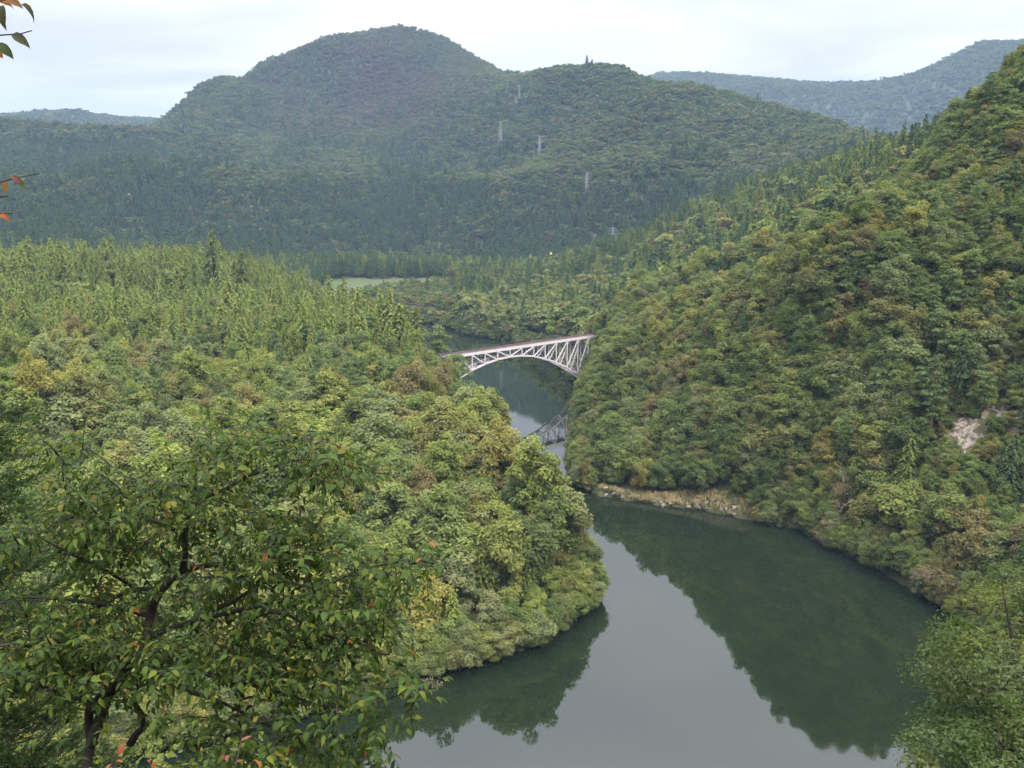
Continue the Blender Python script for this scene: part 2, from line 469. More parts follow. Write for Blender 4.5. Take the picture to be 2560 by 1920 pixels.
def water_mat():
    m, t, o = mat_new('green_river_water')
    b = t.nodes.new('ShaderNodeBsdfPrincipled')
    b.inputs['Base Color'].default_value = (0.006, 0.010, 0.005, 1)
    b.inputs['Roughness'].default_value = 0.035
    b.inputs['IOR'].default_value = 1.52  # set above real water's to strengthen the mirrored sky
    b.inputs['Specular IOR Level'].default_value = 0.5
    tc = t.nodes.new('ShaderNodeTexCoord')
    n = t.nodes.new('ShaderNodeTexNoise'); n.inputs['Scale'].default_value = 0.8; n.inputs['Detail'].default_value = 4
    n2 = t.nodes.new('ShaderNodeTexNoise'); n2.inputs['Scale'].default_value = 0.05; n2.inputs['Detail'].default_value = 3
    t.links.new(tc.outputs['Object'], n.inputs['Vector']); t.links.new(tc.outputs['Object'], n2.inputs['Vector'])
    mr = t.nodes.new('ShaderNodeMapRange'); mr.inputs['From Min'].default_value = 0.4; mr.inputs['From Max'].default_value = 0.65
    mr.inputs['To Min'].default_value = 0.004; mr.inputs['To Max'].default_value = 0.045
    t.links.new(n2.outputs['Fac'], mr.inputs['Value']); t.links.new(mr.outputs[0], b.inputs['Roughness'])
    bp = t.nodes.new('ShaderNodeBump'); bp.inputs['Strength'].default_value = 0.05; bp.inputs['Distance'].default_value = 0.05
    t.links.new(n.outputs['Fac'], bp.inputs['Height']); t.links.new(bp.outputs[0], b.inputs['Normal'])
    t.links.new(b.outputs[0], o.inputs[0])
    return m

# ---------------------------------------------------------------- ground sheet and water
az_f = np.radians(np.concatenate([np.arange(-180, -44, 4.0), np.arange(-44, 44, 0.22), np.arange(44, 180, 4.0)]))
rr = np.concatenate([np.linspace(0.4, 12, 20), np.geomspace(13, 120, 45), np.geomspace(123, 700, 150), np.geomspace(710, 6000, 130)])
AZ, RR = np.meshgrid(az_f, rr, indexing='ij')
GX, GY = RR * np.sin(AZ), RR * np.cos(AZ)
GZ = ground(GX.ravel(), GY.ravel()).reshape(GX.shape)
na, nr = GX.shape
ii, jj = np.meshgrid(np.arange(na), np.arange(nr - 1), indexing='ij')
i2 = (ii + 1) % na
quads = np.stack([ii * nr + jj, ii * nr + jj + 1, i2 * nr + jj + 1, i2 * nr + jj], -1).reshape(-1, 4)
gv = np.stack([GX, GY, GZ], -1).reshape(-1, 3)
gv = np.vstack([gv, [[0, 0, g1(0, 0)]]])
gme = new_mesh('ground', gv, quads[:, ::-1].copy(), [ground_mat()], smooth=True)
g_o = obj('ground', gme, kind='structure')
wx = np.array([(-1200, -50, 0), (1200, -50, 0), (1200, 1200, 0), (-1200, 1200, 0)], float)
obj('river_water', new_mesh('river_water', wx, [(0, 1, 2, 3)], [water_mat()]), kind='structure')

def hit(px, py, lift=0.0, d0=100.0, d1=5000.0):
    """first ground (plus lift) point seen through a picture point"""
    D = np.geomspace(d0, d1, 900)
    r = ray(px, py); k = D / math.hypot(r[0], r[1])
    x, y, z = r[0] * k, r[1] * k, EYE + r[2] * k
    below = z < np.maximum(ground(x, y), 0) + lift
    i = int(np.argmax(below)) if below.any() else 899
    return float(x[i]), float(y[i]), float(z[i]), float(D[i])

# ---------------------------------------------------------------- tree prototypes
def unit(v):
    return v / (np.linalg.norm(v, axis=1, keepdims=True) + 1e-9)

def leaf_quads(c, n, ln, wd, rs, axis=None):
    """rhombic leaf sprays: centres c, normals n, half lengths ln, half widths wd"""
    n = unit(n)
    a = axis if axis is not None else rs.normal(size=c.shape)
    a = unit(a - n * np.sum(a * n, 1, keepdims=True))
    b = np.cross(n, a)
    ln = np.broadcast_to(ln, (len(c),))[:, None]; wd = np.broadcast_to(wd, (len(c),))[:, None]
    bend = n * (ln * 0.25)
    v = np.stack([c - a * ln - bend, c - b * wd, c + a * ln - bend, c + b * wd], 1).reshape(-1, 3)
    f = np.arange(len(v)).reshape(-1, 4)
    return v, f

def crown_broad(seed, h, r, nclump, nleaf, size, layered=0.0, base=0.10, flat=0.6):
    rs = np.random.default_rng(seed)
    hz = h * (1 - base) / 2; cz = h * base + hz
    d = unit(rs.normal(size=(nclump * 4, 3)))
    d = d[d[:, 2] > -0.75][:nclump]; nclump = len(d)
    rad = rs.uniform(0.45, 0.92, nclump) ** 0.8
    wob = 1 + 0.28 * np.sin(np.arctan2(d[:, 1], d[:, 0]) * 3 + seed) * rs.uniform(0.3, 1, nclump)
    cc = d * rad[:, None] * np.array([r, r, hz]) * wob[:, None]
    cc[:, 2] += cz
    cr = rs.uniform(0.24, 0.42, nclump) * r
    cc = np.vstack([cc, [[0, 0, cz]]]); cr = np.append(cr, r * 0.5)
    nclump += 1
    which = rs.choice(nclump, nleaf, p=cr ** 2 / np.sum(cr ** 2))
    e = unit(rs.normal(size=(nleaf, 3)) + [0, 0, 0.45])
    rr_ = rs.uniform(0.55, 1.08, nleaf)[:, None]
    fl = flat * (1 - layered * 0.5)
    c = cc[which] + e * rr_ * cr[which][:, None] * np.array([1, 1, fl])
    outw = unit(c - np.array([0, 0, cz - hz * 0.4]))
    n = e * 0.6 + outw * 0.45 + np.array([0, 0, 0.3 + layered]) + rs.normal(size=(nleaf, 3)) * 0.45
    s = size * rs.uniform(0.65, 1.35, nleaf)
    v, f = leaf_quads(c, n, s, s * rs.uniform(0.45, 0.75, nleaf), rs)
    cv = rs.uniform(0, 1, nclump)
    var = np.clip(cv[which] * 0.6 + rs.uniform(0, 1, nleaf) * 0.4, 0, 1)
    return v, f, np.repeat(var, 4), cc, cr

def trunk_broad(seed, h, cc, mat, r0=0.2, limbs=6):
    rs = np.random.default_rng(seed + 99)
    mb = MB()
    top = Vector((rs.normal() * 0.3, rs.normal() * 0.3, h * 0.62))
    base = Vector((0, 0, -1.2)); mid = Vector((rs.normal() * 0.25, rs.normal() * 0.25, h * 0.3))
    mb.tube([base, mid, top], [r0 * 1.25, r0 * 0.85, r0 * 0.4], 6)
    for k in rs.choice(len(cc), min(limbs, len(cc)), replace=False):
        q = Vector(cc[k]); s = mid.lerp(top, float(rs.uniform(0.0, 0.7)))
        m = s.lerp(q, 0.55) + Vector((0, 0, -0.06 * h * float(rs.uniform(0, 1))))
        mb.tube([s, m, q], [r0 * 0.45, r0 * 0.3, r0 * 0.12], 5)
    return mb

def crown_cedar(seed, h, r, levels, per, size, base=0.14, droop=0.35, power=0.62):
    rs = np.random.default_rng(seed)
    C = []; Nn = []; A = []; S = []; V = []
    for i in range(levels):
        t = (i + rs.uniform(-0.3, 0.3)) / levels
        t = min(max(t, 0), 0.995)
        z = h * (base + (1 - base) * t)
        env = r * (1 - t) ** power * (0.55 + 0.45 * min(1, t / 0.18)) + 0.12
        nb = max(3, int(per * (0.35 + 0.65 * (1 - t))))
        off = rs.uniform(0, 6.28)
        for b in range(nb):
            az = off + 6.283 * b / nb + rs.uniform(-0.3, 0.3)
            ln = env * rs.uniform(0.65, 1.12)
            dirv = np.array([math.cos(az), math.sin(az), 0.0])
            bv = rs.uniform()
            m = max(2, int(3 + ln * 1.6))
            for s in np.linspace(0.35, 1.0, m):
                p = dirv * ln * s + np.array([0, 0, z + 0.35 * ln * s - droop * ln * s * s * 1.9])
                p += rs.normal(size=3) * 0.12 * size * 2
                C.append(p); Nn.append(dirv * 0.5 + np.array([0, 0, 0.8]) + rs.normal(size=3) * 0.35)
                A.append(dirv + np.array([0, 0, -0.25]) + rs.normal(size=3) * 0.35); S.append(size * rs.uniform(0.7, 1.3)); V.append(0.5 * bv + 0.5 * rs.uniform())
    C = np.array(C); S = np.array(S)
    v, f = leaf_quads(C, np.array(Nn), S, S * 0.45, rs, np.array(A))
    return v, f, np.repeat(np.array(V), 4)

def crown_pine(seed, h, r, pads, per, size):
    rs = np.random.default_rng(seed)
    C = []; Nn = []; V = []; pc = []
    for i in range(pads):
        t = i / (pads - 1)
        z = h * (0.42 + 0.56 * t)
        rad = r * (1 - 0.75 * t) * rs.uniform(0.25, 1.0) if i < pads - 1 else 0.1
        az = i * 2.4 + rs.uniform(-0.5, 0.5)
        p = np.array([math.cos(az) * rad, math.sin(az) * rad, z]); pc.append(p)
        pr = r * rs.uniform(0.32, 0.5) * (1 - 0.35 * t); bv = rs.uniform()
        k = int(per * (pr / (0.4 * r)) ** 2)
        a = rs.uniform(0, 6.283, k); q = np.sqrt(rs.uniform(0, 1, k)) * pr
        c = np.stack([np.cos(a) * q, np.sin(a) * q, (rs.uniform(-0.5, 0.5, k) * 0.45 + 0.3 * (1 - (q / pr) ** 2)) * pr], 1) + p
        C.append(c); Nn.append(np.array([0, 0, 1.0]) + rs.normal(size=(k, 3)) * 0.7); V.append(0.5 * bv + 0.5 * rs.uniform(size=k))
    C = np.vstack(C); Nn = np.vstack(Nn); V = np.concatenate(V)
    S = size * rs.uniform(0.7, 1.3, len(C))
    v, f = leaf_quads(C, Nn, S, S * 0.4, rs)
    return v, f, np.repeat(V, 4), np.array(pc)

class Proto:
    pass
def make_proto(kind, name, seed, h, crown, mb, bark):
    p = Proto(); p.kind = kind; p.h = h
    v, f, var = crown
    p.crown = new_mesh(name + '_crown', v, f, [M_leaf], attrs={'var': ('FLOAT', 'POINT', var)})
    p.trunk = mb.mesh(name + '_trunk', bark, True)
    tv = np.array([tuple(q) for q in mb.v]); nv = len(v)
    faces = [tuple(q) for q in f.tolist()] + [tuple(nv + i for i in q) for q in mb.f]
    p.both = new_mesh(name + '_both', np.vstack([v, tv]), faces, [M_leaf, bark], face_mat=[0] * len(f) + [1] * len(mb.f),
                      attrs={'var': ('FLOAT', 'POINT', np.concatenate([var, np.zeros(len(tv))]))})
    return p

NEAR = {'broad': [], 'cedar': [], 'pine': []}
for i, (h, r, lay, fl) in enumerate([(12.0, 3.9, 0.0, 0.85), (13.0, 3.5, 0.1, 0.75), (10.5, 4.2, 0.0, 0.8), (14.5, 3.4, 0.0, 0.95), (11.0, 4.4, 0.12, 0.65), (8.5, 3.5, 0.0, 0.8)]):
    v, f, var, cc, cr = crown_broad(100 + i, h, r, 52, 6200, 0.245, lay, flat=fl)
    NEAR['broad'].append(make_proto('broad', 'broadleaf_%d' % i, 100 + i, h, (v, f, var), trunk_broad(i, h, cc, M_bark), M_bark))
for i, (h, r) in enumerate([(19, 3.5), (17, 3.1), (21, 3.8), (15, 2.9)]):
    mb = MB().tube([(0, 0, -1.2), (0, 0, h * 0.5), (0, 0, h * 0.97)], [0.34, 0.2, 0.03], 6)
    NEAR['cedar'].append(make_proto('cedar', 'cedar_%d' % i, 200 + i, h, crown_cedar(200 + i, h, r, 34, 13, 0.50), mb, M_bark))
for i, (h, r) in enumerate([(15, 4.2), (17, 3.8), (14, 4.6)]):
    v, f, var, pc = crown_pine(300 + i, h, r, 17, 95, 0.42)
    mb = MB().tube([(0, 0, -1.2), (0.2, 0.1, h * 0.4), (0, 0, h * 0.97)], [0.27, 0.2, 0.05], 6)
    for q in pc[:-1]:
        mb.tube([(0, 0, q[2] - 0.5), tuple(q * np.array([0.6, 0.6, 1]) - np.array([0, 0, 0.25])), tuple(q)], [0.09, 0.07, 0.03], 4)
    NEAR['pine'].append(make_proto('pine', 'pine_%d' % i, 300 + i, h, (v, f, var), mb, M_barkr))
MID = {'broad': [], 'cedar': [], 'pine': NEAR['pine']}
for i, (h, r) in enumerate([(10.5, 4.8), (11.5, 4.4), (9.0, 5.0), (12, 4.8)]):
    v, f, var, cc, cr = crown_broad(400 + i, h, r, 24, 760, 0.66, 0.2)
    MID['broad'].append(make_proto('broad', 'mid_broadleaf_%d' % i, 400 + i, h, (v, f, var), trunk_broad(i, h, cc, M_bark, limbs=3), M_bark))
for i, (h, r) in enumerate([(19, 3.6), (17, 3.2), (21, 3.8)]):
    mb = MB().tube([(0, 0, -1.2), (0, 0, h * 0.97)], [0.34, 0.03], 5)
    MID['cedar'].append(make_proto('cedar', 'mid_cedar_%d' % i, 500 + i, h, crown_cedar(500 + i, h, r, 22, 9, 0.72), mb, M_bark))
FAR = {'broad': [], 'cedar': [], 'pine': []}
for i, (h, r) in enumerate([(10.5, 5.4), (11.5, 5.0), (9.0, 5.8), (12, 5.2)]):
    v, f, var, cc, cr = crown_broad(600 + i, h, r, 14, 230, 1.15, 0.1)
    FAR['broad'].append(make_proto('broad', 'far_broadleaf_%d' % i, 600 + i, h, (v, f, var), trunk_broad(i, h, cc, M_bark, limbs=0), M_bark))
for i, (h, r) in enumerate([(19, 4.0), (17, 3.7), (21, 4.2)]):
    mb = MB().tube([(0, 0, -1.2), (0, 0, h * 0.9)], [0.34, 0.1], 4)
    FAR['cedar'].append(make_proto('cedar', 'far_cedar_%d' % i, 700 + i, h, crown_cedar(700 + i, h, r, 14, 7, 1.05), mb, M_bark))
FAR['pine'] = FAR['cedar']

# ---------------------------------------------------------------- where things stand that keep trees away
BR_Z = 24.0
_a = onz(1019.8, 764.6, BR_Z); _b = onz(1271, 728, BR_Z)
BR0 = Vector((_a[0], _a[1], 0)); BRD = (Vector((_b[0], _b[1], 0)) - BR0)
PANEL = BRD.length / 10; BRD.normalize(); BRS = Vector((BRD.y, -BRD.x, 0))
BRS = BRS if BRS.y < 0 else -BRS                         # towards the viewer
def bridge_pt(i, side, z):
    return BR0 + BRD * (PANEL * i) + BRS * (side * 2.4) + Vector((0, 0, z)) - BRS * 2.4

clear_br = [tuple(bridge_pt(i, k, 0)[:2]) + (6.0,) for i in (8.8, 9.8, 10.8) for k in (3.5, 6.0)]
pylons = [(1081, 306, 262, 1.0), (1165, 330, 292, 1.0), (1267, 416, 372, 1.0), (1323, 524, 490, 1.0), (1122, 204, 182, 1.0)]
pyl = []
for px, pyb, pyt, _ in pylons:
    x, y, z, D = hit(px, pyb, 7.0, 700)
    zt = EYE + ray(px, pyt)[2] * (D / math.hypot(*ray(px, pyt)[:2]))
    pyl.append((x, y, g1(x, y), zt))
hx, hy, hz, hD = hit(277, 418, 8.0, 900)
clear = clear_br + [(x, y, 9.0) for x, y, _, _ in pyl] + [(hx, hy, 5.0), (hx * 0.993, hy * 0.993, 3.5)]
field_poly = np.array([(-160, 716), (-126, 712), (-118, 752), (-78, 758), (-58, 775), (-58, 806), (-100, 812), (-170, 800)])
def in_poly(x, y, poly):
    ins = np.zeros(x.shape, bool); n = len(poly)
    for i in range(n):
        ax, ay = poly[i]; bx, by = poly[(i + 1) % n]
        ins ^= ((ay > y) != (by > y)) & (x < (bx - ax) * (y - ay) / (by - ay + 1e-12) + ax)
    return ins
crag_px = [(2095, 940, 7.5), (2150, 880, 6.5), (2190, 905, 5.5), (2060, 915, 4.5), (2130, 985, 4.5), (2100, 800, 4.5), (2165, 790, 3.5), (2010, 1000, 3.0), (2060, 1050, 3.0), (2190, 985, 4.0)]
crags = [hit(a, b, 1.0, 120) + (s,) for a, b, s in crag_px]
clear += [(c[0] * k, c[1] * k, c[4] * (0.44 if k == 1 else 0.36)) for c in crags for k in (1.0, 0.985)]
bare_px = [(1845, 1085), (2045, 1255), (1098, 1200), (1400, 1005), (1345, 980), (935, 1425), (915, 1285), (1825, 1140)]
bare_at = [hit(a, b, 4.0, 120) for a, b in bare_px]
clear2 = [(c[0] * k, c[1] * k, 3.6) for c in bare_at for k in (1.0, 0.98)]
earth_px = [(1190, 568, 9.0), (1143, 584, 6.5), (1146, 556, 3.5)]
ledge_pts = [P2(px, py, 1.0) for px, py in [(1290, 1073), (1350, 1084), (1420, 1094), (1480, 1101), (1540, 1110), (1600, 1123), (1660, 1137), (1720, 1148)]]

# ---------------------------------------------------------------- scatter the forest
def lattice(d0, d1, sp, half):
    n = int(d1 * 2 / sp) + 2
    xs = np.arange(-d1 * math.sin(half), d1 * math.sin(half), sp); ys = np.arange(0, d1, sp * 0.87)
    X, Y = np.meshgrid(xs, ys); X = X + (np.arange(len(ys)) % 2)[:, None] * sp * 0.5
    X = X.ravel(); Y = Y.ravel()
    X = X + rng.uniform(-0.42, 0.42, len(X)) * sp; Y = Y + rng.uniform(-0.42, 0.42, len(X)) * sp
    d = np.hypot(X, Y); a = np.abs(np.arctan2(X, Y))
    k = (d >= d0) & (d < d1) & (a < half)
    return X[k], Y[k]

T = []
for lod, (d0, d1, sp, half) in enumerate([(118, 420, 5.0, R(40)), (420, 1000, 6.3, R(36)), (1000, 2350, 7.5, R(34)), (2350, 4600, 15.0, R(33))]):
    X, Y = lattice(d0, d1, sp, half)
    T.append(np.stack([X, Y, np.full(len(X), lod)], 1))
# bushes and leaning trees along the water's edge, scrub on the stony slope
shore = []
seg = np.vstack([RIV, RIV[:1]])
for i in range(len(seg) - 1):
    a_, b_ = seg[i], seg[i + 1]
    ln = np.hypot(*(b_ - a_)); nrm = np.array([b_[1] - a_[1], a_[0] - b_[0]]) / ln
    if ln > 130: continue
    for k in range(int(ln / 0.6) + 1):
        t = rng.uniform(); off = rng.uniform(0.0, 2.8)
        c = a_ + (b_ - a_) * t
        for sg in (1, -1):
            q_ = c + nrm * off * sg
            shore.append((q_[0], q_[1], 0 if np.hypot(*q_) < 420 else 1))
shore = np.array(shore)
sx, sy = lattice(118, 330, 1.8, R(36))
spx, spy = proj(sx, sy, ground(sx, sy) + 2)
k = (spx > 1950) & (spy > 720) & (spy < 1130) & (sx > 60)
scrub = np.stack([sx[k], sy[k], np.zeros(k.sum())], 1)
sx, sy = lattice(190, 400, 3.2, R(38))                          # ledges of the steepest ground are overgrown too
sg = np.hypot(ground(sx + 1.5, sy) - ground(sx - 1.5, sy), ground(sx, sy + 1.5) - ground(sx, sy - 1.5)) / 3
k = (sx > 40) & (sg > 1.0) & (river_sd(sx, sy) > 6)
steep = np.stack([sx[k], sy[k], np.zeros(k.sum())], 1)
T.append(steep)
sx, sy = lattice(190, 400, 4.6, R(38))
spx, spy = proj(sx, sy, ground(sx, sy) + 8)
k = (sx > 15) & (river_sd(sx, sy) > 2) & (sx > 0.07 * sy)
T.append(np.stack([sx[k], sy[k], np.zeros(k.sum())], 1))       # the steep bank carries more trees to the hectare
BUSH = np.concatenate([np.zeros(sum(len(t) for t in T)), np.ones(len(shore)), np.full(len(scrub), 2)]).astype(int)
T = np.vstack(T + [shore, scrub])
X, Y, LOD = T[:, 0], T[:, 1], T[:, 2].astype(int)
D = np.hypot(X, Y)
SD = np.where(D < 900, river_sd(X, Y), 99.0)
keep = SD > np.where(BUSH == 1, -0.7, 1.2)
# camera-side slope below the frame stays out of view
keep &= ~((D < 170) & (Y < 118))
keep &= ~in_poly(X, Y, field_poly)
for cx, cy, cr_ in clear:
    keep &= np.hypot(X - cx, Y - cy) > cr_
for cx, cy, cr_ in clear2:
    keep &= (BUSH == 1) | (np.hypot(X - cx, Y - cy) > cr_)
for (ax, ay) in ledge_pts[1:5]:
    keep &= ~((np.hypot(X - ax, Y - ay) < 12) & (SD < 3.6))
# bridge corridor
bx = (X - BR0.x) * BRD.x + (Y - BR0.y) * BRD.y
by = (X - BR0.x) * BRS.x + (Y - BR0.y) * BRS.y
keep &= ~((np.abs(by + 2.4) < 6.5) & (bx > -4.6 * PANEL) & (bx < 11.5 * PANEL))
X, Y, LOD, D, SD, BUSH = X[keep], Y[keep], LOD[keep], D[keep], SD[keep], BUSH[keep]
Z = ground(X, Y)
Z = np.where(BUSH == 1, np.maximum(Z, 0.1) - 0.5, Z)
PX, PY = proj(X, Y, Z + 8)

n1 = fbm(X / 70, Y / 70, 21, 3) * 2          # stands
n2 = fbm(X / 25, Y / 25, 31, 3) * 2
pc = np.full(len(X), 0.03)                   # chance of cedar
pp = np.zeros(len(X))                        # chance of pine
left = (X < 25) & (D < 640) & (PX < 1300) & (X < np.interp(Y, [120, 180, 300, 420, 560, 660], [40, 20, 10, -20, -80, -130]))
pc = np.where(left & (PY < 640), 0.85, pc)
pc = np.where(left & (PY >= 640) & (PY < 790), 0.52, pc)
pc = np.where(left & (PY >= 790), 0.09, pc)
pp = np.where(left & (PY > 620) & (PY < 900) & (PX > 300), 0.26, pp)
pp = np.where(left & (PY > 900), 0.05, pp)
rightn = (~left) & (D < 470) & (X > 0)
pc = np.where(rightn, 0.04, pc)
pp = np.where(rightn & (PX > 1830) & (PY < 700), 0.24, pp)
pp = np.where(rightn & (PX > 1700) & (PY >= 700) & (PY < 900), 0.12, pp)
cedr = (~left) & (D >= 400) & (D < 900) & (X > -60)
pc = np.where(cedr & (SD > 28), 0.72 + n1 * 0.6, pc)
pc = np.where(cedr & (SD <= 28), 0.05, pc)
pc = np.where((X < -40) & (D > 690) & (D < 950) & ~left, 0.97, pc)
fbank = (X > -190) & (X < -40) & (Y > 600) & (Y < 760) & ~left & (SD < 30) | (X > -130) & (X < -42) & (Y > 600) & (Y < 775) & ~left
pc = np.where(fbank, 0.04, pc)
mt = D >= 900
pc = np.where(mt & (PY > 400), 0.78 + n1 * 1.1, pc)
pc = np.where(mt & (PY <= 400) & (PY > 300), 0.16 + n1 * 1.0 + np.where(PX < 330, 0.5, 0), pc)
pc = np.where(mt & (PY <= 300), 0.03 + np.maximum(n1 - 0.15, 0) * 0.5, pc)
pc = np.where((D > 2350) | (mt & (PY < 215)), 0, pc)
u = rng.uniform(size=len(X))
KIND = np.where(u < pc, 1, np.where(u < pc + pp, 2, 0))
HT = np.where(KIND == 1, rng.uniform(0.78, 1.18, len(X)), np.where(KIND == 2, rng.uniform(0.75, 1.1, len(X)), rng.uniform(0.62, 1.28, len(X))))
HT = np.where((SD < 6) & (KIND == 0), HT * 0.72, HT)
HT = np.where(fbank, HT * 0.6, HT)
HT = np.where(cedr & (KIND == 0) & ~fbank & (SD > 2), HT * 1.35, HT)
HT = np.where((KIND == 1) & left & (PY < 780), rng.uniform(0.62, 1.22, len(X)) + 0.25 * (rng.uniform(size=len(X)) > 0.92), HT)
HT = np.where((KIND == 1) & rightn, HT * 0.75, HT)
HT = np.where((KIND == 1) & left & (PY > 760), HT * 0.8, HT)
HT = np.where(left & (KIND == 0) & (BUSH == 0) & (SD > 5), HT * rng.uniform(0.95, 1.35, len(X)), HT)
HT = np.where(mt & (KIND == 1), rng.uniform(0.6, 1.3, len(X)), HT)
# the stony slope carries only scrub
stony = rightn & (PX > 1960) & (PY > 740) & (PY < 1120)
HT = np.where(stony & (KIND == 0), HT * 0.5, HT)
HT = np.where(LOD == 2, HT * 1.05, np.where(LOD == 3, HT * 1.45, HT))
KIND = np.where(BUSH > 0, 0, KIND)
HT = np.where(BUSH == 1, rng.uniform(0.30, 0.75, len(X)), np.where(BUSH == 2, rng.uniform(0.18, 0.42, len(X)), HT))
HM = np.array([10.3, 18.0, 15.3])[KIND] * HT

# hidden trees are left out: compare each top with the skyline of ground plus canopy in front of it
gd = rr; gcan = np.where((RR > 135) & (river_sd(GX.ravel(), GY.ravel()).reshape(GX.shape) > 2), 4.5, 0.0)
gcan = np.where(in_poly(GX.ravel(), GY.ravel(), field_poly).reshape(GX.shape), 0, gcan)
elev = (np.maximum(GZ, 0) + gcan - EYE) / RR
run = np.maximum.accumulate(elev, axis=1)
ai = np.clip(np.searchsorted(az_f, np.arctan2(X, Y)) - 1, 0, na - 1)
rj = np.clip(np.searchsorted(rr, D - 7) - 1, 0, nr - 1)
top_e = (Z + HM - EYE) / D
vis = top_e > run[ai, rj] - 0.0015
vis &= np.abs(PX - 1106) < 1106 + 260 + 6000 / D * 10
margin = (top_e - np.maximum(run[ai, rj], (Z - EYE) / D)) * FPX      # how much of it shows, in picture pixels
X, Y, Z, D, LOD, KIND, HT, HM, PX, PY, SD, margin, n1, n2, BUSH = [q[vis] for q in (X, Y, Z, D, LOD, KIND, HT, HM, PX, PY, SD, margin, n1, n2, BUSH)]
left, rightn, cedr, mt, stony = [q[vis] for q in (left, rightn, cedr, mt, stony)]

# leaf colours
WARM = np.array([1.10, 1.06, 0.92])                    # warm cast of the light, put into the leaf tints
GREENS = {'deep green': (0.068, 0.098, 0.034), 'mid green': (0.092, 0.122, 0.040), 'yellow-green': (0.126, 0.150, 0.043),
          'grey-green': (0.115, 0.134, 0.062), 'olive': (0.124, 0.126, 0.046), 'golden': (0.160, 0.155, 0.045), 'russet': (0.120, 0.106, 0.050),
          'dark cedar': (0.060, 0.092, 0.040), 'light cedar': (0.128, 0.158, 0.046), 'blue-green pine': (0.092, 0.128, 0.056)}
names = list(GREENS)
pal = np.array([GREENS[k] for k in names])
q = rng.uniform(size=len(X)) + n2 * 0.25
def pick(ws):
    c = np.cumsum(ws) / np.sum(ws)
    return np.minimum(np.searchsorted(c, np.clip(q, 0, 0.999)), len(ws) - 1)
cls_l = pick([0.03, 0.18, 0.40, 0.21, 0.10, 0.05, 0.03])
cls_r = pick([0.14, 0.30, 0.14, 0.18, 0.19, 0.02, 0.03])
cls_m = pick([0.34, 0.30, 0.04, 0.12, 0.12, 0.01, 0.07])
CLS = np.where(mt, cls_m, np.where(left, cls_l, cls_r))
CLS = np.where(KIND == 1, np.where(left | ((rng.uniform(size=len(X)) < 0.3) & ~mt), 8, 7), CLS)  # left bank cedars carry the light on them as a lighter tint
CLS = np.where(KIND == 2, 9, CLS)
TINT = pal[CLS] * np.where((KIND == 0)[:, None], WARM, WARM ** 0.6) * rng.uniform(0.86, 1.14, (len(X), 1)) * rng.uniform(0.95, 1.05, (len(X), 3))
mtm = np.where(mt & (KIND == 0), 0.45, 0.0)[:, None]                 # far crowns differ less from tree to tree
TINT = TINT * (1 - mtm) + mtm * np.array([0.085, 0.108, 0.042])
TINT = TINT * np.where(mt, 0.80, np.where(left, 1.12, 1.0))[:, None]  # mountain's cloud shadow and the left bank's light put into the leaf tint
brown = np.clip(1.5 - np.hypot((PX - 790) / 190, (PY - 175) / 110), 0, 1) * np.clip(0.8 + n1, 0, 1)
brown = np.where(mt & (KIND == 0), brown, 0)[:, None]               # the thin brown wood on the summit's face
TINT = TINT * (1 - brown) + brown * np.array([0.092, 0.068, 0.044])
ROT = rng.uniform(0, 6.283, len(X))
LEAN = rng.normal(size=(len(X), 2)) * 0.05
SXY = HT * rng.uniform(0.85, 1.2, len(X)) * np.where(KIND == 1, 0.95, 1.0) * np.where(left & (KIND == 0) & (PY < 900), 0.78, 1.0)
PI_ = rng.integers(0, 12, len(X))

# the ones that show largest are things of their own
show = HM * np.minimum(1, margin / 12) / D
show = np.where((np.abs(PX - 1106) < 1120) & (PY < 1690), show, 0)
single = np.zeros(len(X), bool)
for k in range(3):
    idx = np.where((KIND == k) & (LOD <= 1))[0]
    idx = idx[np.argsort(-show[idx])][:300]
    single[idx[show[idx] > 0]] = True
KN = {0: 'broad', 1: 'cedar', 2: 'pine'}
OBJ = {0: 'broadleaf_tree', 1: 'cedar_tree', 2: 'red_pine'}
def place_words(i):
    if SD[i] < 6:
        w_ = 'overhanging the river'
    elif math.hypot(X[i] - BR0.x, Y[i] - BR0.y) < 45 or math.hypot(X[i] - _b[0], Y[i] - _b[1]) < 45:
        w_ = 'growing beside the arch bridge'
    elif left[i]:
        w_ = ('low on the river spur' if Z[i] < 9 else 'halfway up the river spur' if Z[i] < 19 else 'on the crest of the river spur') if D[i] < 260 else ('on the front of the terrace behind the spur' if D[i] < 340 else 'in the middle of the terrace behind the spur' if D[i] < 430 else 'at the back edge of the terrace')
    elif rightn[i]:
        w_ = 'on the stony slope' if stony[i] else ('topping the steep bank' if Z[i] > 88 else 'high on the steep bank' if Z[i] > 60 else 'halfway up the steep bank' if Z[i] > 32 else 'on the bank above the rock ledge')
    elif PX[i] < 950:
        w_ = 'in the plantation behind the field'
    else:
        w_ = 'on the cedar ridge beyond the bridge'
    if SD[i] < 6:
        w_ += ' from the spur' if left[i] else (' from the steep bank' if rightn[i] else ' upstream of the bridge')
    return w_
def size_word(i):
    return 'tall ' if HT[i] > 1.05 else ('low ' if HT[i] < 0.75 else '')
def add_tree(p, name, x, y, z, rot, lean, sxy, sz, tint, label, cat, group):
    e = empty(name, (x, y, z), label, cat, group)
    e.rotation_euler = (lean[0], lean[1], rot); e.scale = (sxy, sxy, sz)
    obj('trunk', p.trunk, e)
    c = obj('crown', p.crown, e); c['tint'] = [float(t) for t in tint]
    return e
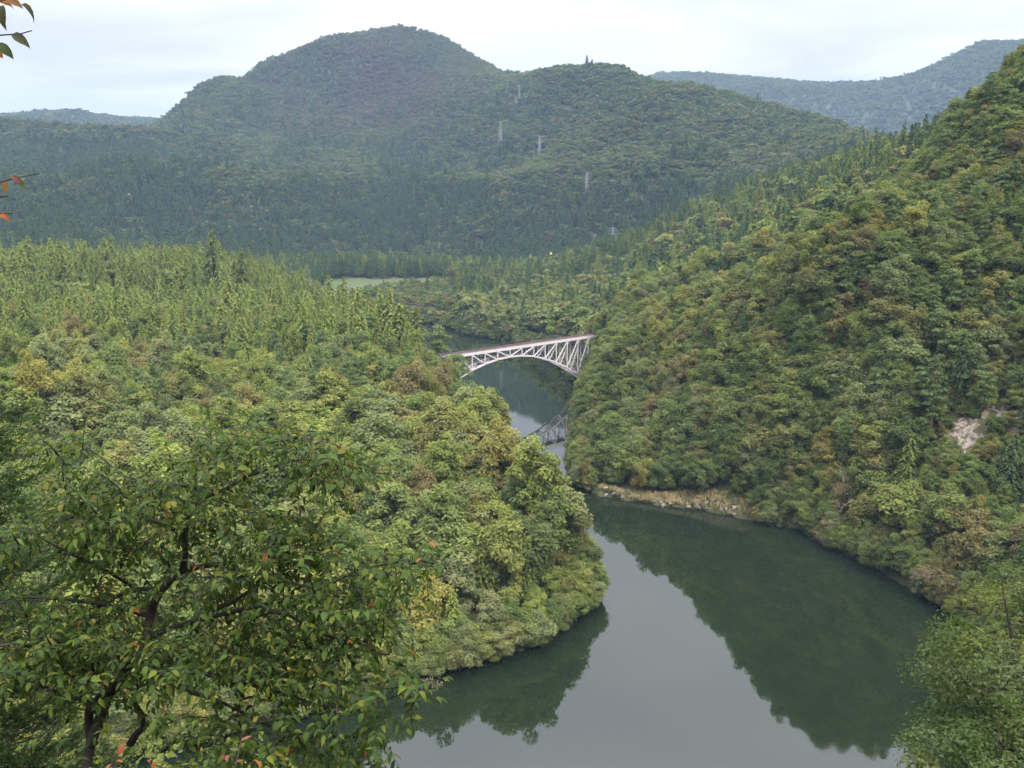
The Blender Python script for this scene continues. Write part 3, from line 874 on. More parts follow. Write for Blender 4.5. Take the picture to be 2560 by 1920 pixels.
for i in np.where(single)[0]:
    ps = NEAR[KN[KIND[i]]]
    p = ps[PI_[i] % len(ps)]
    cname = names[CLS[i]].replace(' cedar', '').replace(' pine', '')
    shape = ['domed ', 'tiered ', 'spreading ', 'upright ', 'flat-topped ', 'rounded '][PI_[i] % 6] if KIND[i] == 0 else ['', 'slim ', 'broad ', 'young '][PI_[i] % 4] if KIND[i] == 1 else ['', 'upright ', 'wide '][PI_[i] % 3]
    what = shape + {0: 'broadleaf bush' if BUSH[i] else 'broadleaf tree', 1: 'cone-shaped cedar', 2: 'layered red pine'}[int(KIND[i])]
    lab = '%s%s %s %s' % (size_word(i), cname, what, place_words(i))
    add_tree(p, 'bush' if BUSH[i] else OBJ[int(KIND[i])], X[i], Y[i], Z[i], ROT[i], LEAN[i], SXY[i], HT[i], TINT[i], lab, 'bush' if BUSH[i] else 'tree', lab.split(' ', 1)[1] if size_word(i) else lab)

def instancer(name, sel, protos, label, cat):
    """one woodland that nobody could count: points with tree shapes on them"""
    cl = bpy.data.collections.new(name + '_shapes')
    for k, p in enumerate(protos):
        cl.objects.link(bpy.data.objects.new('%s_%02d' % (name, k), p.both))
    idx = np.where(sel)[0]
    tint = np.concatenate([TINT[idx], np.ones((len(idx), 1))], 1)
    me = new_mesh(name, np.stack([X[idx], Y[idx], Z[idx]], 1), [], attrs={
        'rot': ('FLOAT_VECTOR', 'POINT', np.stack([LEAN[idx, 0], LEAN[idx, 1], ROT[idx]], 1).astype(np.float32)),
        'scl': ('FLOAT_VECTOR', 'POINT', np.stack([SXY[idx], SXY[idx], HT[idx]], 1).astype(np.float32)),
        'idx': ('INT', 'POINT', (PI_[idx] % len(protos)).astype(np.int32)),
        'tint': ('FLOAT_COLOR', 'POINT', tint.astype(np.float32))})
    o = obj(name, me, kind='stuff', label=label, category=cat)
    ng = bpy.data.node_groups.new(name + '_nodes', 'GeometryNodeTree')
    ng.interface.new_socket('Geometry', in_out='INPUT', socket_type='NodeSocketGeometry')
    ng.interface.new_socket('Geometry', in_out='OUTPUT', socket_type='NodeSocketGeometry')
    gi = ng.nodes.new('NodeGroupInput'); go = ng.nodes.new('NodeGroupOutput')
    ip = ng.nodes.new('GeometryNodeInstanceOnPoints'); ip.inputs['Pick Instance'].default_value = True
    ci = ng.nodes.new('GeometryNodeCollectionInfo'); ci.inputs['Collection'].default_value = cl
    ci.inputs['Separate Children'].default_value = True; ci.inputs['Reset Children'].default_value = True
    def na_(nm, ty):
        a = ng.nodes.new('GeometryNodeInputNamedAttribute'); a.data_type = ty; a.inputs['Name'].default_value = nm
        return a.outputs['Attribute']
    e2r = ng.nodes.new('FunctionNodeEulerToRotation')
    ng.links.new(gi.outputs[0], ip.inputs['Points']); ng.links.new(ci.outputs[0], ip.inputs['Instance'])
    ng.links.new(na_('idx', 'INT'), ip.inputs['Instance Index'])
    ng.links.new(na_('rot', 'FLOAT_VECTOR'), e2r.inputs[0]); ng.links.new(e2r.outputs[0], ip.inputs['Rotation'])
    ng.links.new(na_('scl', 'FLOAT_VECTOR'), ip.inputs['Scale'])
    ng.links.new(ip.outputs[0], go.inputs[0])
    md = o.modifiers.new('woodland', 'NODES'); md.node_group = ng
    return o
rest = ~single
instancer('broadleaf_woodland', rest & (KIND == 0) & (LOD == 0), NEAR['broad'], 'mixed broadleaf woodland filling the river banks', 'woodland')
instancer('cedar_woodland', rest & (KIND == 1) & (LOD == 0), NEAR['cedar'], 'dark cedars scattered between the broadleaf trees', 'woodland')
instancer('pine_woodland', rest & (KIND == 2) & (LOD <= 1), NEAR['pine'], 'red pines scattered through the near woods', 'woodland')
instancer('broadleaf_woodland', rest & (KIND == 0) & (LOD == 1), MID['broad'], 'broadleaf woodland along the upstream banks and valley', 'woodland')
instancer('cedar_plantation', rest & (KIND == 1) & (LOD == 1), MID['cedar'], 'dense cedar plantation on the ridge and valley floor', 'woodland')
instancer('mountain_broadleaf_forest', rest & (KIND == 0) & (LOD >= 2), FAR['broad'], 'distant broadleaf forest covering the mountain', 'forest')
instancer('mountain_cedar_forest', rest & (KIND >= 1) & (LOD >= 2), FAR['cedar'], 'distant cedar forest on the lower mountain', 'forest')


# ---------------------------------------------------------------- railway arch bridge
br = empty('railway_arch_bridge', tuple(BR0 + BRD * (PANEL * 3)), 'pale lilac steel truss arch railway bridge spanning the river', 'bridge')
org = Vector(br.location)
def low(i):
    return BR_Z - (3.6 + 0.36 * (i - 3) ** 2)
def bpart(name, mb, mat):
    mb.v = [v - org for v in mb.v]
    return obj(name, mb.mesh(name, mat), br)
for s in (1, -1):
    mb = MB(); mb.beam(bridge_pt(-7, s, BR_Z), bridge_pt(12.6, s, BR_Z), 0.45, 1.15)
    bpart('top_chord', mb, M_steel)
    for i in range(-4, 10):
        bpart('arch_chord', MB().beam(bridge_pt(i - 0.03, s, low(i)), bridge_pt(i + 1.03, s, low(i + 1)), 0.5, 0.62), M_steel)
        t0, t1 = ((BR_Z - 0.5, low(i + 1)) if i < 3 else (low(i), BR_Z - 0.5))
        bpart('diagonal', MB().beam(bridge_pt(i, s, t0), bridge_pt(i + 1, s, t1), 0.36, 0.42), M_steel)
    for i in range(-4, 11):
        bpart('vertical', MB().beam(bridge_pt(i, s, low(i)), bridge_pt(i, s, BR_Z - 0.4), 0.34, 0.44, up=BRD), M_steel)
for i in range(-4, 11):
    mb = MB()
    mb.beam(bridge_pt(i, 1, low(i)), bridge_pt(i, -1, low(i)), 0.26)
    mb.beam(bridge_pt(i, 1, BR_Z - 0.2), bridge_pt(i, -1, BR_Z - 0.2), 0.4, 0.7)
    hgt = BR_Z - low(i); k = max(1, round(hgt / 4.5))
    for j in range(k):
        z0 = low(i) + hgt * j / k; z1 = low(i) + hgt * (j + 1) / k
        mb.beam(bridge_pt(i, 1, z0), bridge_pt(i, -1, z1), 0.14); mb.beam(bridge_pt(i, -1, z0), bridge_pt(i, 1, z1), 0.14)
        if j: mb.beam(bridge_pt(i, 1, z0), bridge_pt(i, -1, z0), 0.18)
    bpart('sway_frame', mb, M_steel)
for i in range(-4, 10):
    mb = MB()
    mb.beam(bridge_pt(i, 1, low(i)), bridge_pt(i + 1, -1, low(i + 1)), 0.2); mb.beam(bridge_pt(i, -1, low(i)), bridge_pt(i + 1, 1, low(i + 1)), 0.2)
    bpart('lateral_bracing', mb, M_steel)
# trestle legs under the side spans
for i, lo_ in ((11.4, 14.0), (-5.6, 8.0)):
    mb = MB()
    g = g1(*bridge_pt(i, 0, 0)[:2]) - 1.0
    for s in (1, -1):
        mb.beam(bridge_pt(i, s * 1.15, g), bridge_pt(i, s, BR_Z - 0.5), 0.4)
    z = g + 1
    while z + 3 < BR_Z:
        mb.beam(bridge_pt(i, 1, z), bridge_pt(i, -1, z + 3), 0.14); mb.beam(bridge_pt(i, -1, z), bridge_pt(i, 1, z + 3), 0.14); z += 3
    bpart('trestle', mb, M_steel)
mb = MB(); mb.beam(bridge_pt(-7, 0, BR_Z + 0.66), bridge_pt(12.6, 0, BR_Z + 0.66), 5.0, 0.14)
bpart('deck', mb, M_rust)
mb = MB()
k = -7.0
while k < 12.55:
    mb.beam(bridge_pt(k, 0.55, BR_Z + 0.80), bridge_pt(k, -0.55, BR_Z + 0.80), 0.24, 0.16); k += 0.62 / PANEL
so = bpart('sleepers', mb, M_rust); so['kind'] = 'stuff'
for s in (0.22, -0.22):
    bpart('rail', MB().beam(bridge_pt(-7, s, BR_Z + 0.95), bridge_pt(12.6, s, BR_Z + 0.95), 0.08, 0.16), M_rust)
for s in (1.02, -1.02):
    mb = MB()
    for zz in (1.25, 1.75):
        mb.beam(bridge_pt(-7, s, BR_Z + zz), bridge_pt(12.6, s, BR_Z + zz), 0.05)
    k = -7.0
    while k <= 12.6:
        mb.beam(bridge_pt(k, s, BR_Z + 0.6), bridge_pt(k, s, BR_Z + 1.75), 0.06); k += 0.25
    bpart('handrail', mb, M_rust)
for i in (-4.15, 10.15):
    for s in (1, -1):
        g = min(g1(*bridge_pt(i, s, 0)[:2]), 2.0) - 4
        bpart('arch_footing', MB().beam(bridge_pt(i, s, g), bridge_pt(i, s, low(-4) + 0.5), 2.2, 2.6, up=BRD), M_conc)
for i in (-7.2, 12.8):
    g = g1(*bridge_pt(i, 0, 0)[:2]) - 6
    bpart('abutment', MB().beam(bridge_pt(i, 0, min(g, 14)), bridge_pt(i, 0, BR_Z + 0.55), 2.6, 6.0, up=BRD), M_conc)

# ---------------------------------------------------------------- electricity pylons on the mountain
def pylon(x, y, z0, zt, label, arms):
    h = zt - z0 + 1.0
    e = empty('lattice_pylon', (x, y, z0 - 1.0), label, 'pylon', 'electricity pylons on the mountain')
    e.rotation_euler.z = math.atan2(-x, y) + 0.5
    wb = h * 0.085; wt = h * 0.018
    def w_(t): return wb + (wt - wb) * min(1, t / 0.8)
    cs = [(1, 1), (-1, 1), (-1, -1), (1, -1)]
    th = 0.34
    for c in cs:
        mb = MB()
        for t0, t1 in ((0, 0.4), (0.4, 0.8), (0.8, 0.97)):
            mb.beam((c[0] * w_(t0), c[1] * w_(t0), h * t0), (c[0] * w_(t1), c[1] * w_(t1), h * t1), th)
        obj('leg', mb.mesh('leg', M_galv), e)
    mb = MB()
    lev = [0, 0.16, 0.3, 0.42, 0.53, 0.63, 0.72, 0.8, 0.88, 0.97]
    for a, b in zip(lev[:-1], lev[1:]):
        for i in range(4):
            c, d = cs[i], cs[(i + 1) % 4]
            mb.beam((c[0] * w_(a), c[1] * w_(a), h * a), (d[0] * w_(b), d[1] * w_(b), h * b), th * 0.5)
            mb.beam((d[0] * w_(a), d[1] * w_(a), h * a), (c[0] * w_(b), c[1] * w_(b), h * b), th * 0.5)
            mb.beam((c[0] * w_(b), c[1] * w_(b), h * b), (d[0] * w_(b), d[1] * w_(b), h * b), th * 0.5)
    mb.beam((0, 0, h * 0.95), (0, 0, h), th * 0.7)
    obj('bracing', mb.mesh('bracing', M_galv), e)
    for t, ln in arms:
        mb = MB()
        for s in (-1, 1):
            mb.beam((0, 0.3, h * t + 0.7), (s * ln, 0, h * t), th * 0.7); mb.beam((0, -0.3, h * t), (s * ln, 0, h * t), th * 0.7)
            mb.beam((s * ln, 0, h * t), (s * ln, 0, h * t - 1.4), 0.3)
        obj('cross_arm', mb.mesh('cross_arm', M_galv), e)
plab = ['slim grey lattice pylon on the mountain shoulder, highest clear of the woods', 'grey lattice pylon with short arms on the mossy knoll',
        'tall grey lattice pylon above the dark cedar slope', 'squat grey pylon with three wide arms behind the cedar ridge', 'faint small pylon just below the mountain saddle']
for (x, y, z, zt), lb, k in zip(pyl, plab, range(5)):
    pylon(x, y, z, zt, lb, [(0.84, 3.4), (0.74, 4.2), (0.64, 3.6)] if k != 3 else [(0.93, 4.6), (0.82, 5.6), (0.70, 4.8)])

# ---------------------------------------------------------------- white house among the trees
hzg = g1(hx, hy)
he = empty('white_house', (hx, hy, hzg), 'small white house with brown roof alone in the mountain forest', 'house')
he.rotation_euler.z = 0.4; he.scale = (0.42, 0.42, 0.7)
hb = 9.0
def boxm(name, x0, x1, y0, y1, z0, z1, mat, par):
    v = [(x0, y0, z0), (x1, y0, z0), (x1, y1, z0), (x0, y1, z0), (x0, y0, z1), (x1, y0, z1), (x1, y1, z1), (x0, y1, z1)]
    f = [(3, 2, 1, 0), (4, 5, 6, 7), (0, 1, 5, 4), (1, 2, 6, 5), (2, 3, 7, 6), (3, 0, 4, 7)]
    return obj(name, new_mesh(name, v, f, [mat]), par)
boxm('wall', -4, 4, -3, 3, -1, hb, M_white, he)
boxm('annex_wall', 2, 5.2, -5, -3.02, -1, hb - 4, M_white, he)
v = [(-4.5, -3.5, hb), (4.5, -3.5, hb), (4.5, 3.5, hb), (-4.5, 3.5, hb), (-4.5, 0, hb + 2.2), (4.5, 0, hb + 2.2)]
obj('roof', new_mesh('roof', v, [(0, 1, 5, 4), (2, 3, 4, 5), (0, 4, 3), (1, 2, 5), (3, 2, 1, 0)], [M_roof]), he)
for xx in (-2.4, 0.6):
    boxm('window', xx - 0.6, xx + 0.6, -3.06, -2.98, hb - 3.2, hb - 1.8, M_glass, he)

# ---------------------------------------------------------------- grassy field on the valley floor
nx_, ny_ = 40, 36
fx = np.linspace(-200, -40, nx_); fy = np.linspace(685, 815, ny_)
FXg, FYg = np.meshgrid(fx, fy, indexing='ij')
FZ = ground(FXg.ravel(), FYg.ravel()) + 0.5
inn = in_poly(FXg.ravel(), FYg.ravel(), field_poly).reshape(nx_, ny_)
fq = [(i * ny_ + j, (i + 1) * ny_ + j, (i + 1) * ny_ + j + 1, i * ny_ + j + 1) for i in range(nx_ - 1) for j in range(ny_ - 1) if inn[i, j] and inn[i + 1, j] and inn[i, j + 1] and inn[i + 1, j + 1]]
M_field = simple('field_grass', (0.034, 0.056, 0.024), 0.95, 0.3, 0.08, spec=0.05, rgb2=(0.056, 0.058, 0.026))
obj('field', new_mesh('field', np.stack([FXg.ravel(), FYg.ravel(), FZ], 1), fq, [M_field], True), kind='structure')

# ---------------------------------------------------------------- rocks
import bmesh
def rock_mesh(seed, sx, sy, sz):
    rs = random.Random(seed)
    bm = bmesh.new()
    for _ in range(16):
        a = Vector((rs.gauss(0, 1), rs.gauss(0, 1), rs.gauss(0, 1))).normalized() * rs.uniform(0.8, 1.1)
        a = Vector([math.copysign(abs(c) ** 0.6, c) for c in a])
        bm.verts.new((a.x * sx, a.y * sy, a.z * sz))
    bmesh.ops.convex_hull(bm, input=bm.verts)
    me = bpy.data.meshes.new('rock'); bm.to_mesh(me); bm.free()
    me.materials.append(M_rock)
    return me
ROCKS = [rock_mesh(i, 1, random.uniform(0.6, 1), random.uniform(0.6, 1.1)) for i in range(8)]
def add_rock(name, par, x, y, z, s, loc0):
    o = obj(name, random.choice(ROCKS), par)
    o.location = (x - loc0[0], y - loc0[1], z - loc0[2])
    o.rotation_euler = (random.uniform(-0.4, 0.4), random.uniform(-0.4, 0.4), random.uniform(0, 6.28))
    o.scale = (s * random.uniform(0.8, 1.4), s * random.uniform(0.7, 1.2), s * random.uniform(0.7, 1.3))
    return o
clab = ['broad pale cliff face in the stony slope', 'pinkish crag high on the stony slope', 'cracked pale crag beside the frame of scrub on the stony slope', 'dark-cracked narrow crag on the stony slope',
        'lowest white rock scar of the broad cliff', 'brownish outcrop below the pines on the stony slope', 'small outcrop right under the pines', 'isolated low outcrop at the edge of the broadleaf trees',
        'small reddish outcrop at the foot of the stony slope', 'white outcrop below the cracked crag']
for (x, y, z, Dd, s), lb in zip(crags, clab):
    g = g1(x, y)
    e = empty('rock_outcrop', (x, y, g), lb, 'rock', 'rock outcrops on the stony slope')
    rad = Vector((-x, -y, 0)).normalized(); tan = Vector((-rad.y, rad.x, 0))
    gx = (g1(x + 2, y) - g1(x - 2, y)) / 4; gy = (g1(x, y + 2) - g1(x, y - 2)) / 4
    nrm = Vector((-gx, -gy, 1)).normalized()
    for k in range(int(14 + s * 4)):
        q = Vector((x, y, 0)) + tan * random.gauss(0, s * 0.45) + rad * random.gauss(0, s * 0.28)
        rk = add_rock('rock_block', e, q.x, q.y, g1(q.x, q.y) - random.uniform(0.1, 0.5), 1.0, (x, y, g))
        rk.rotation_euler = (nrm.to_track_quat('Z', 'Y').to_matrix() @ Matrix.Rotation(random.uniform(0, 6.28), 3, 'Z') @ Matrix.Rotation(random.gauss(0, 0.22), 3, 'X')).to_euler()
        z_ = random.uniform(0.6, 1.7)
        rk.scale = (z_ * random.uniform(0.8, 1.5), z_ * random.uniform(0.5, 1.0), random.uniform(0.35, 0.8))
# ledge along the water
e0 = ledge_pts[2]
e = empty('rock_ledge', (e0[0], e0[1], 0), 'pale rock ledge with dry grass along the water below the bank', 'rock')
grass_pts = []
for a, b in zip(ledge_pts[:-1], ledge_pts[1:]):
    a = np.array(a); b = np.array(b); ln = np.hypot(*(b - a)); nrm = np.array([b[1] - a[1], a[0] - b[0]]) / ln
    if float(river_sd(*(a + nrm * 3))) < 0: nrm = -nrm
    first = a[0] < 58
    for k in range(int(ln * (1.5 if first else 0.5))):
        p_ = a + (b - a) * random.random() + nrm * (random.uniform(0.0, 3.2) - 0.3)
        add_rock('rock', e, p_[0], p_[1], g1(*p_) + random.uniform(-0.3, 0.4), random.uniform(0.35, 1.0), (e0[0], e0[1], 0))
    for k in range(int(ln * 22)):
        p_ = a + (b - a) * random.random() + nrm * random.uniform(0.3, 4.5)
        grass_pts.append((p_[0], p_[1]))
gp = np.array(grass_pts); gz = ground(gp[:, 0], gp[:, 1])
base = np.stack([gp[:, 0], gp[:, 1], gz], 1)
gv_, gf_ = [], []
for k in range(6):
    d = rng.normal(size=base.shape) * 0.35; d[:, 2] = rng.uniform(0.5, 1.5, len(base))
    sdv = rng.normal(size=base.shape) * 0.09; sdv[:, 2] = 0
    gv_.append(np.stack([base - sdv, base + sdv, base + d], 1).reshape(-1, 3))
gv_ = np.vstack(gv_)
M_dry = simple('dry_grass', (0.26, 0.20, 0.10), 0.9, 0.5, 0.3, rgb2=(0.13, 0.13, 0.05))
obj('dry_grass', new_mesh('dry_grass', gv_, np.arange(len(gv_)).reshape(-1, 3), [M_dry]), kind='stuff', label='tan dry grass and weeds on the river ledge', category='grass')
# bare earth scars at the mountain's foot
for (px, py, s), lb in zip(earth_px, ['cream coloured earth scar at the foot of the mountain', 'orange-tinted earth scar beside the small clearing', 'thin earth streak above the orange-tinted scar']):
    x, y, z, Dd = hit(px, py, 12.0, 830)
    g = g1(x, y)
    rs = random.Random(int(px))
    bm = bmesh.new()
    for _ in range(40):
        a = Vector((rs.gauss(0, 1), rs.gauss(0, 1), rs.gauss(0, 1))).normalized()
        bm.verts.new((a.x * s * 0.55 * (1.1 - 0.6 * max(a.z, 0)), a.y * s * 0.4, a.z * s * 1.5))
    bmesh.ops.convex_hull(bm, input=bm.verts)
    me = bpy.data.meshes.new('earth_scar'); bm.to_mesh(me); bm.free(); me.materials.append(M_earth)
    o = obj('earth_scar', me, label=lb, category='earth scar', group='bare earth scars'); o.location = (x, y, z - s * 0.3)

# ---------------------------------------------------------------- trees that stand out one by one
def by_top(px, pyt, Dd, kind, k, tint, label, name, wide=1.0):
    x, y, zt = at(px, pyt, Dd)
    p = NEAR[kind][k]; g = g1(x, y)
    s = max((zt - g) / p.h, 0.3)
    return add_tree(p, name, x, y, g, random.uniform(0, 6), (0, 0), s * wide, s, tint, label, 'tree', None)
LC, DC, PN = (0.100, 0.122, 0.036), (0.052, 0.080, 0.034), (0.105, 0.140, 0.058)
def single_label(e):
    if 'group' in e: del e['group']
by_top(871, 656, 328, 'cedar', 1, (0.150, 0.170, 0.050), 'shorter of the twin cedars standing up beside the bridge', 'cedar_tree', 1.2)  # brighter tint on the twin cedars paints in the light they catch
by_top(898, 661, 322, 'cedar', 0, (0.125, 0.145, 0.045), 'taller of the twin cedars standing up beside the bridge', 'cedar_tree', 1.15)
by_top(945, 703, 315, 'pine', 0, PN, 'bright green pine in front of the bridge end', 'red_pine', 0.95)
by_top(985, 768, 300, 'pine', 2, PN, 'low spreading pine screening the foot of the arch', 'red_pine', 1.1)
by_top(780, 620, 410, 'cedar', 2, LC, 'pointed cedar at the edge of the terrace above the field', 'cedar_tree')
by_top(455, 498, 470, 'cedar', 2, LC, 'tallest cedar of the terrace standing above its neighbours', 'cedar_tree', 1.1)
by_top(520, 535, 470, 'cedar', 0, LC, 'pointed cedar next to the tallest terrace cedar', 'cedar_tree', 1.0)
by_top(1071, 834, 280, 'cedar', 3, (0.055, 0.085, 0.035), 'slim dark conifer at the spur edge against the water', 'cedar_tree', 0.8)
by_top(1235, 972, 268, 'cedar', 1, (0.060, 0.088, 0.035), 'slim conifer on the narrow channel opposite the spur', 'cedar_tree', 0.9)
by_top(1350, 800, 320, 'cedar', 3, LC, 'single small cedar among broadleaf trees above the rock ledge', 'cedar_tree')
by_top(1300, 795, 330, 'cedar', 1, LC, 'slim cedar among broadleaf trees near the bridge foot', 'cedar_tree', 0.8)
by_top(1268, 118, 1475, 'cedar', 2, DC, 'lone dark conifer on the second summit', 'cedar_tree', 1.1)
by_top(1279, 128, 1475, 'cedar', 3, DC, 'short conifer beside the lone one on the second summit', 'cedar_tree', 1.0)
by_top(225, 862, 232, 'broad', 3, (0.20, 0.22, 0.045), 'bright yellow-green tree in a gap of the spur woods', 'broadleaf_tree', 0.7)
by_top(2140, 165, 335, 'pine', 1, (0.07, 0.105, 0.05), 'tall pine topping the steep bank', 'red_pine', 1.0)

def bare_tree(seed, h, spread, mat, label, leaf=None, name='bare_tree', tilt=(0, 0), nleaf=500, lift=0.5):
    rs = random.Random(seed)
    x, y, z, Dd = bare_at[seed - 1]
    g = g1(x, y)
    e = empty(name, (x, y, g), label, 'tree')
    mb = MB(); tips = []
    def grow(p, d, ln, r, lev):
        q = p + d * ln
        m = p.lerp(q, 0.5) + Vector((rs.gauss(0, 1), rs.gauss(0, 1), rs.gauss(0, 1))) * ln * 0.06
        mb.tube([p, m, q], [r, r * 0.8, r * 0.6], 5 if lev < 2 else 4)
        if lev >= 5:
            tips.append(q); return
        for _ in range(rs.choice((2, 2, 3))):
            nd = (d + Vector((rs.gauss(0, 1), rs.gauss(0, 1), rs.gauss(0, 0.7) + 0.12)) * spread).normalized()
            grow(q, nd, ln * rs.uniform(0.62, 0.85), r * rs.uniform(0.5, 0.68), lev + 1)
    for s in range(3):
        d = Vector((tilt[0] + rs.gauss(0, 0.25), tilt[1] + rs.gauss(0, 0.25), 1)).normalized()
        grow(Vector((rs.gauss(0, 0.3), rs.gauss(0, 0.3), -0.5)), d, h * 0.30, 0.20, 0)
    obj('trunk', mb.mesh('bare_trunk', mat, True), e)
    if leaf:
        c = np.array([tuple(q) for q in tips]); rs2 = np.random.default_rng(seed)
        c = c[rs2.integers(0, len(c), nleaf)] + rs2.normal(size=(nleaf, 3)) * 0.5
        v, f = leaf_quads(c, np.array([0, 0, 1.0]) + rs2.normal(size=c.shape) * 0.5, 0.24, 0.13, rs2)
        o = obj('crown', new_mesh('sparse_crown', v, f, [M_leaf], attrs={'var': ('FLOAT', 'POINT', np.repeat(rs2.uniform(size=nleaf), 4))}), e)
        o['tint'] = list(leaf)
    return e
BRN = (0.15, 0.105, 0.060)
bare_tree(1, 12, 0.65, M_twig, 'half-bare spreading tree with tan twigs leaning from the bank', BRN, tilt=(-0.45, -0.25), nleaf=1100)
bare_tree(2, 9, 0.5, M_barkp, 'pale-stemmed tree with thin brown leaves at the water', BRN, tilt=(-0.5, -0.1), nleaf=900)
bare_tree(3, 7.5, 0.4, M_barkp, 'white-branched leafless tree standing on the spur', None)
bare_tree(4, 9, 0.45, M_barkp, 'thin pale-trunked tree with brownish crown above the ledge', BRN, nleaf=900)
bare_tree(5, 9, 0.45, M_barkp, 'leaning pale-trunked tree near the narrow channel', BRN, tilt=(-0.3, 0), nleaf=900)
bare_tree(6, 6, 0.9, M_twig, 'tangled leafless tan shrub hanging over the water', (0.2, 0.15, 0.09), name='bare_shrub', tilt=(0.1, -0.7), nleaf=150)
bare_tree(7, 6, 0.8, M_twig, 'half-dead tan shrub on the spur above the tangled one', (0.22, 0.17, 0.10), name='bare_shrub', nleaf=300)
bare_tree(8, 9, 0.7, M_twig, 'low bare tree reaching out over the water', BRN, tilt=(-0.9, -0.3), nleaf=300)

# ---------------------------------------------------------------- hazy air over the valley
m, t, o_ = mat_new('valley_air')
pv = t.nodes.new('ShaderNodeVolumePrincipled')
pv.inputs['Color'].default_value = (0.46, 0.67, 1.0, 1)
pv.inputs['Density'].default_value = 7.2e-5
pv.inputs['Anisotropy'].default_value = 0.0
t.links.new(pv.outputs[0], o_.inputs['Volume'])
zt = float(GZ.max()) + 40; B = 6200.0
v = [(-B, -B, -7.5), (B, -B, -7.5), (B, B, -7.5), (-B, B, -7.5), (-B, -B, zt), (B, -B, zt), (B, B, zt), (-B, B, zt)]
hz_o = obj('haze', new_mesh('haze', v, [(3, 2, 1, 0), (4, 5, 6, 7), (0, 1, 5, 4), (1, 2, 6, 5), (2, 3, 7, 6), (3, 0, 4, 7)], [m]), kind='stuff', label='thin blue haze filling the valley air', category='haze')


# ---------------------------------------------------------------- foreground foliage, leaf by leaf
def leaf_shape(k=0):
    """pointed oval leaf lying along +X, folded at the midrib, 1 unit long"""
    xs = [0, 0.16, 0.40, 0.66, 0.86, 1.0]; ws = [0.0, 0.22, 0.31, 0.25, 0.12, 0.0]
    v = []; f = []
    droop = [0, 0.02, 0.02, -0.02, -0.08, -0.16]
    for x, dz in zip(xs, droop): v.append((x, 0, dz))
    L_ = []; Rr = []
    for i in range(1, 5):
        v.append((xs[i], ws[i], droop[i] + 0.05 * (1 + 0.4 * math.sin(i + k)))); L_.append(len(v) - 1)
        v.append((xs[i], -ws[i], droop[i] + 0.05)); Rr.append(len(v) - 1)
    f += [(0, 1, L_[0]), (0, Rr[0], 1), (4, 5, L_[3]), (4, Rr[3], 5)]
    for i in range(3):
        f += [(i + 1, i + 2, L_[i + 1], L_[i]), (i + 1, Rr[i], Rr[i + 1], i + 2)]
    return np.array(v, float), f
LV, LF = leaf_shape()
LEAFMESH = new_mesh('leaf', LV, LF, [M_leafg], True, attrs={'var': ('FLOAT', 'POINT', np.full(len(LV), 0.5))})

def leaf_frames(p, d, roll, size):
    """matrix per leaf: along d, blade facing up as far as d allows"""
    d = unit(d); up = np.array([0, 0, 1.0]) + roll
    y = unit(np.cross(up, d)); z = np.cross(d, y)
    M = np.zeros((len(p), 4, 4)); s = size[:, None]
    M[:, :3, 0] = d * s; M[:, :3, 1] = y * s * rng.uniform(0.55, 1.0, (len(p), 1)); M[:, :3, 2] = z * s * rng.uniform(0.5, 2.6, (len(p), 1)); M[:, :3, 3] = p; M[:, 3, 3] = 1
    return M

def leaves_to_plant(root, M, tint, var, nsingle, rest_name='foliage'):
    """the leaves that show largest are parts, the rest is one part"""
    inv = np.array(root.matrix_basis.inverted())
    M = inv[None] @ M
    P_ = M[:, :3, 3] + np.array(root.location)
    px, py = proj(P_[:, 0], P_[:, 1], P_[:, 2])
    size = np.linalg.norm(M[:, :3, 0], axis=1) / np.linalg.norm(P_ - np.array([0, 0, EYE]), axis=1)
    size = np.where((px > -5) & (px < 2215) & (py < 1662) & (py > -10), size, 0)
    order = np.argsort(-size)
    for i in order[:nsingle]:
        o = obj('leaf', LEAFMESH, root); o.matrix_basis = Matrix(M[i].tolist()); o['tint'] = [float(c) for c in tint[i]]
    r_ = order[nsingle:]
    if len(r_):
        vh = np.concatenate([LV, np.ones((len(LV), 1))], 1)
        V = np.einsum('nij,vj->nvi', M[r_], vh)[:, :, :3].reshape(-1, 3)
        nv = len(LV); F = []
        tri = [q for q in LF]
        for k in range(len(r_)):
            F += [tuple(k * nv + a for a in q) for q in tri]
        tn = np.repeat(np.concatenate([tint[r_], np.ones((len(r_), 1))], 1), nv, 0)
        o = obj(rest_name, new_mesh(rest_name, V, F, [M_leafgm], True, attrs={'var': ('FLOAT', 'POINT', np.repeat(var[r_], nv)), 'tint': ('FLOAT_COLOR', 'POINT', tn.astype(np.float32))}), root)
        o['kind'] = 'stuff'

def twig_leaves(tw, spacing, size, rs, start=0.35, droop=0.25):
    """alternate leaves along twigs: returns positions and directions"""
    P_, D_ = [], []
    for pts in tw:
        pts = [np.array(q) for q in pts]
        sl = [np.linalg.norm(b - a) for a, b in zip(pts[:-1], pts[1:])]; tot = sum(sl)
        s = tot * start; side = 1
        while s < tot + 1e-6:
            acc = 0
            for (a, b, l_) in zip(pts[:-1], pts[1:], sl):
                if s <= acc + l_ + 1e-9:
                    t = (s - acc) / max(l_, 1e-9); p = a + (b - a) * t; d = (b - a) / max(l_, 1e-9); break
                acc += l_
            h = np.cross(d, [0, 0, 1.0]); h = h / (np.linalg.norm(h) + 1e-9)
            dd = d * rs.uniform(0.3, 0.8) + h * side * rs.uniform(0.6, 1.0) + np.array([0, 0, -droop + rs.normal() * 0.22]) + rs.normal(size=3) * 0.18
            P_.append(p); D_.append(dd); side = -side
            s += spacing * rs.uniform(0.7, 1.3)
        P_.append(pts[-1]); D_.append((pts[-1] - pts[-2]) + np.array([0, 0, -0.1]))
    return np.array(P_), np.array(D_)

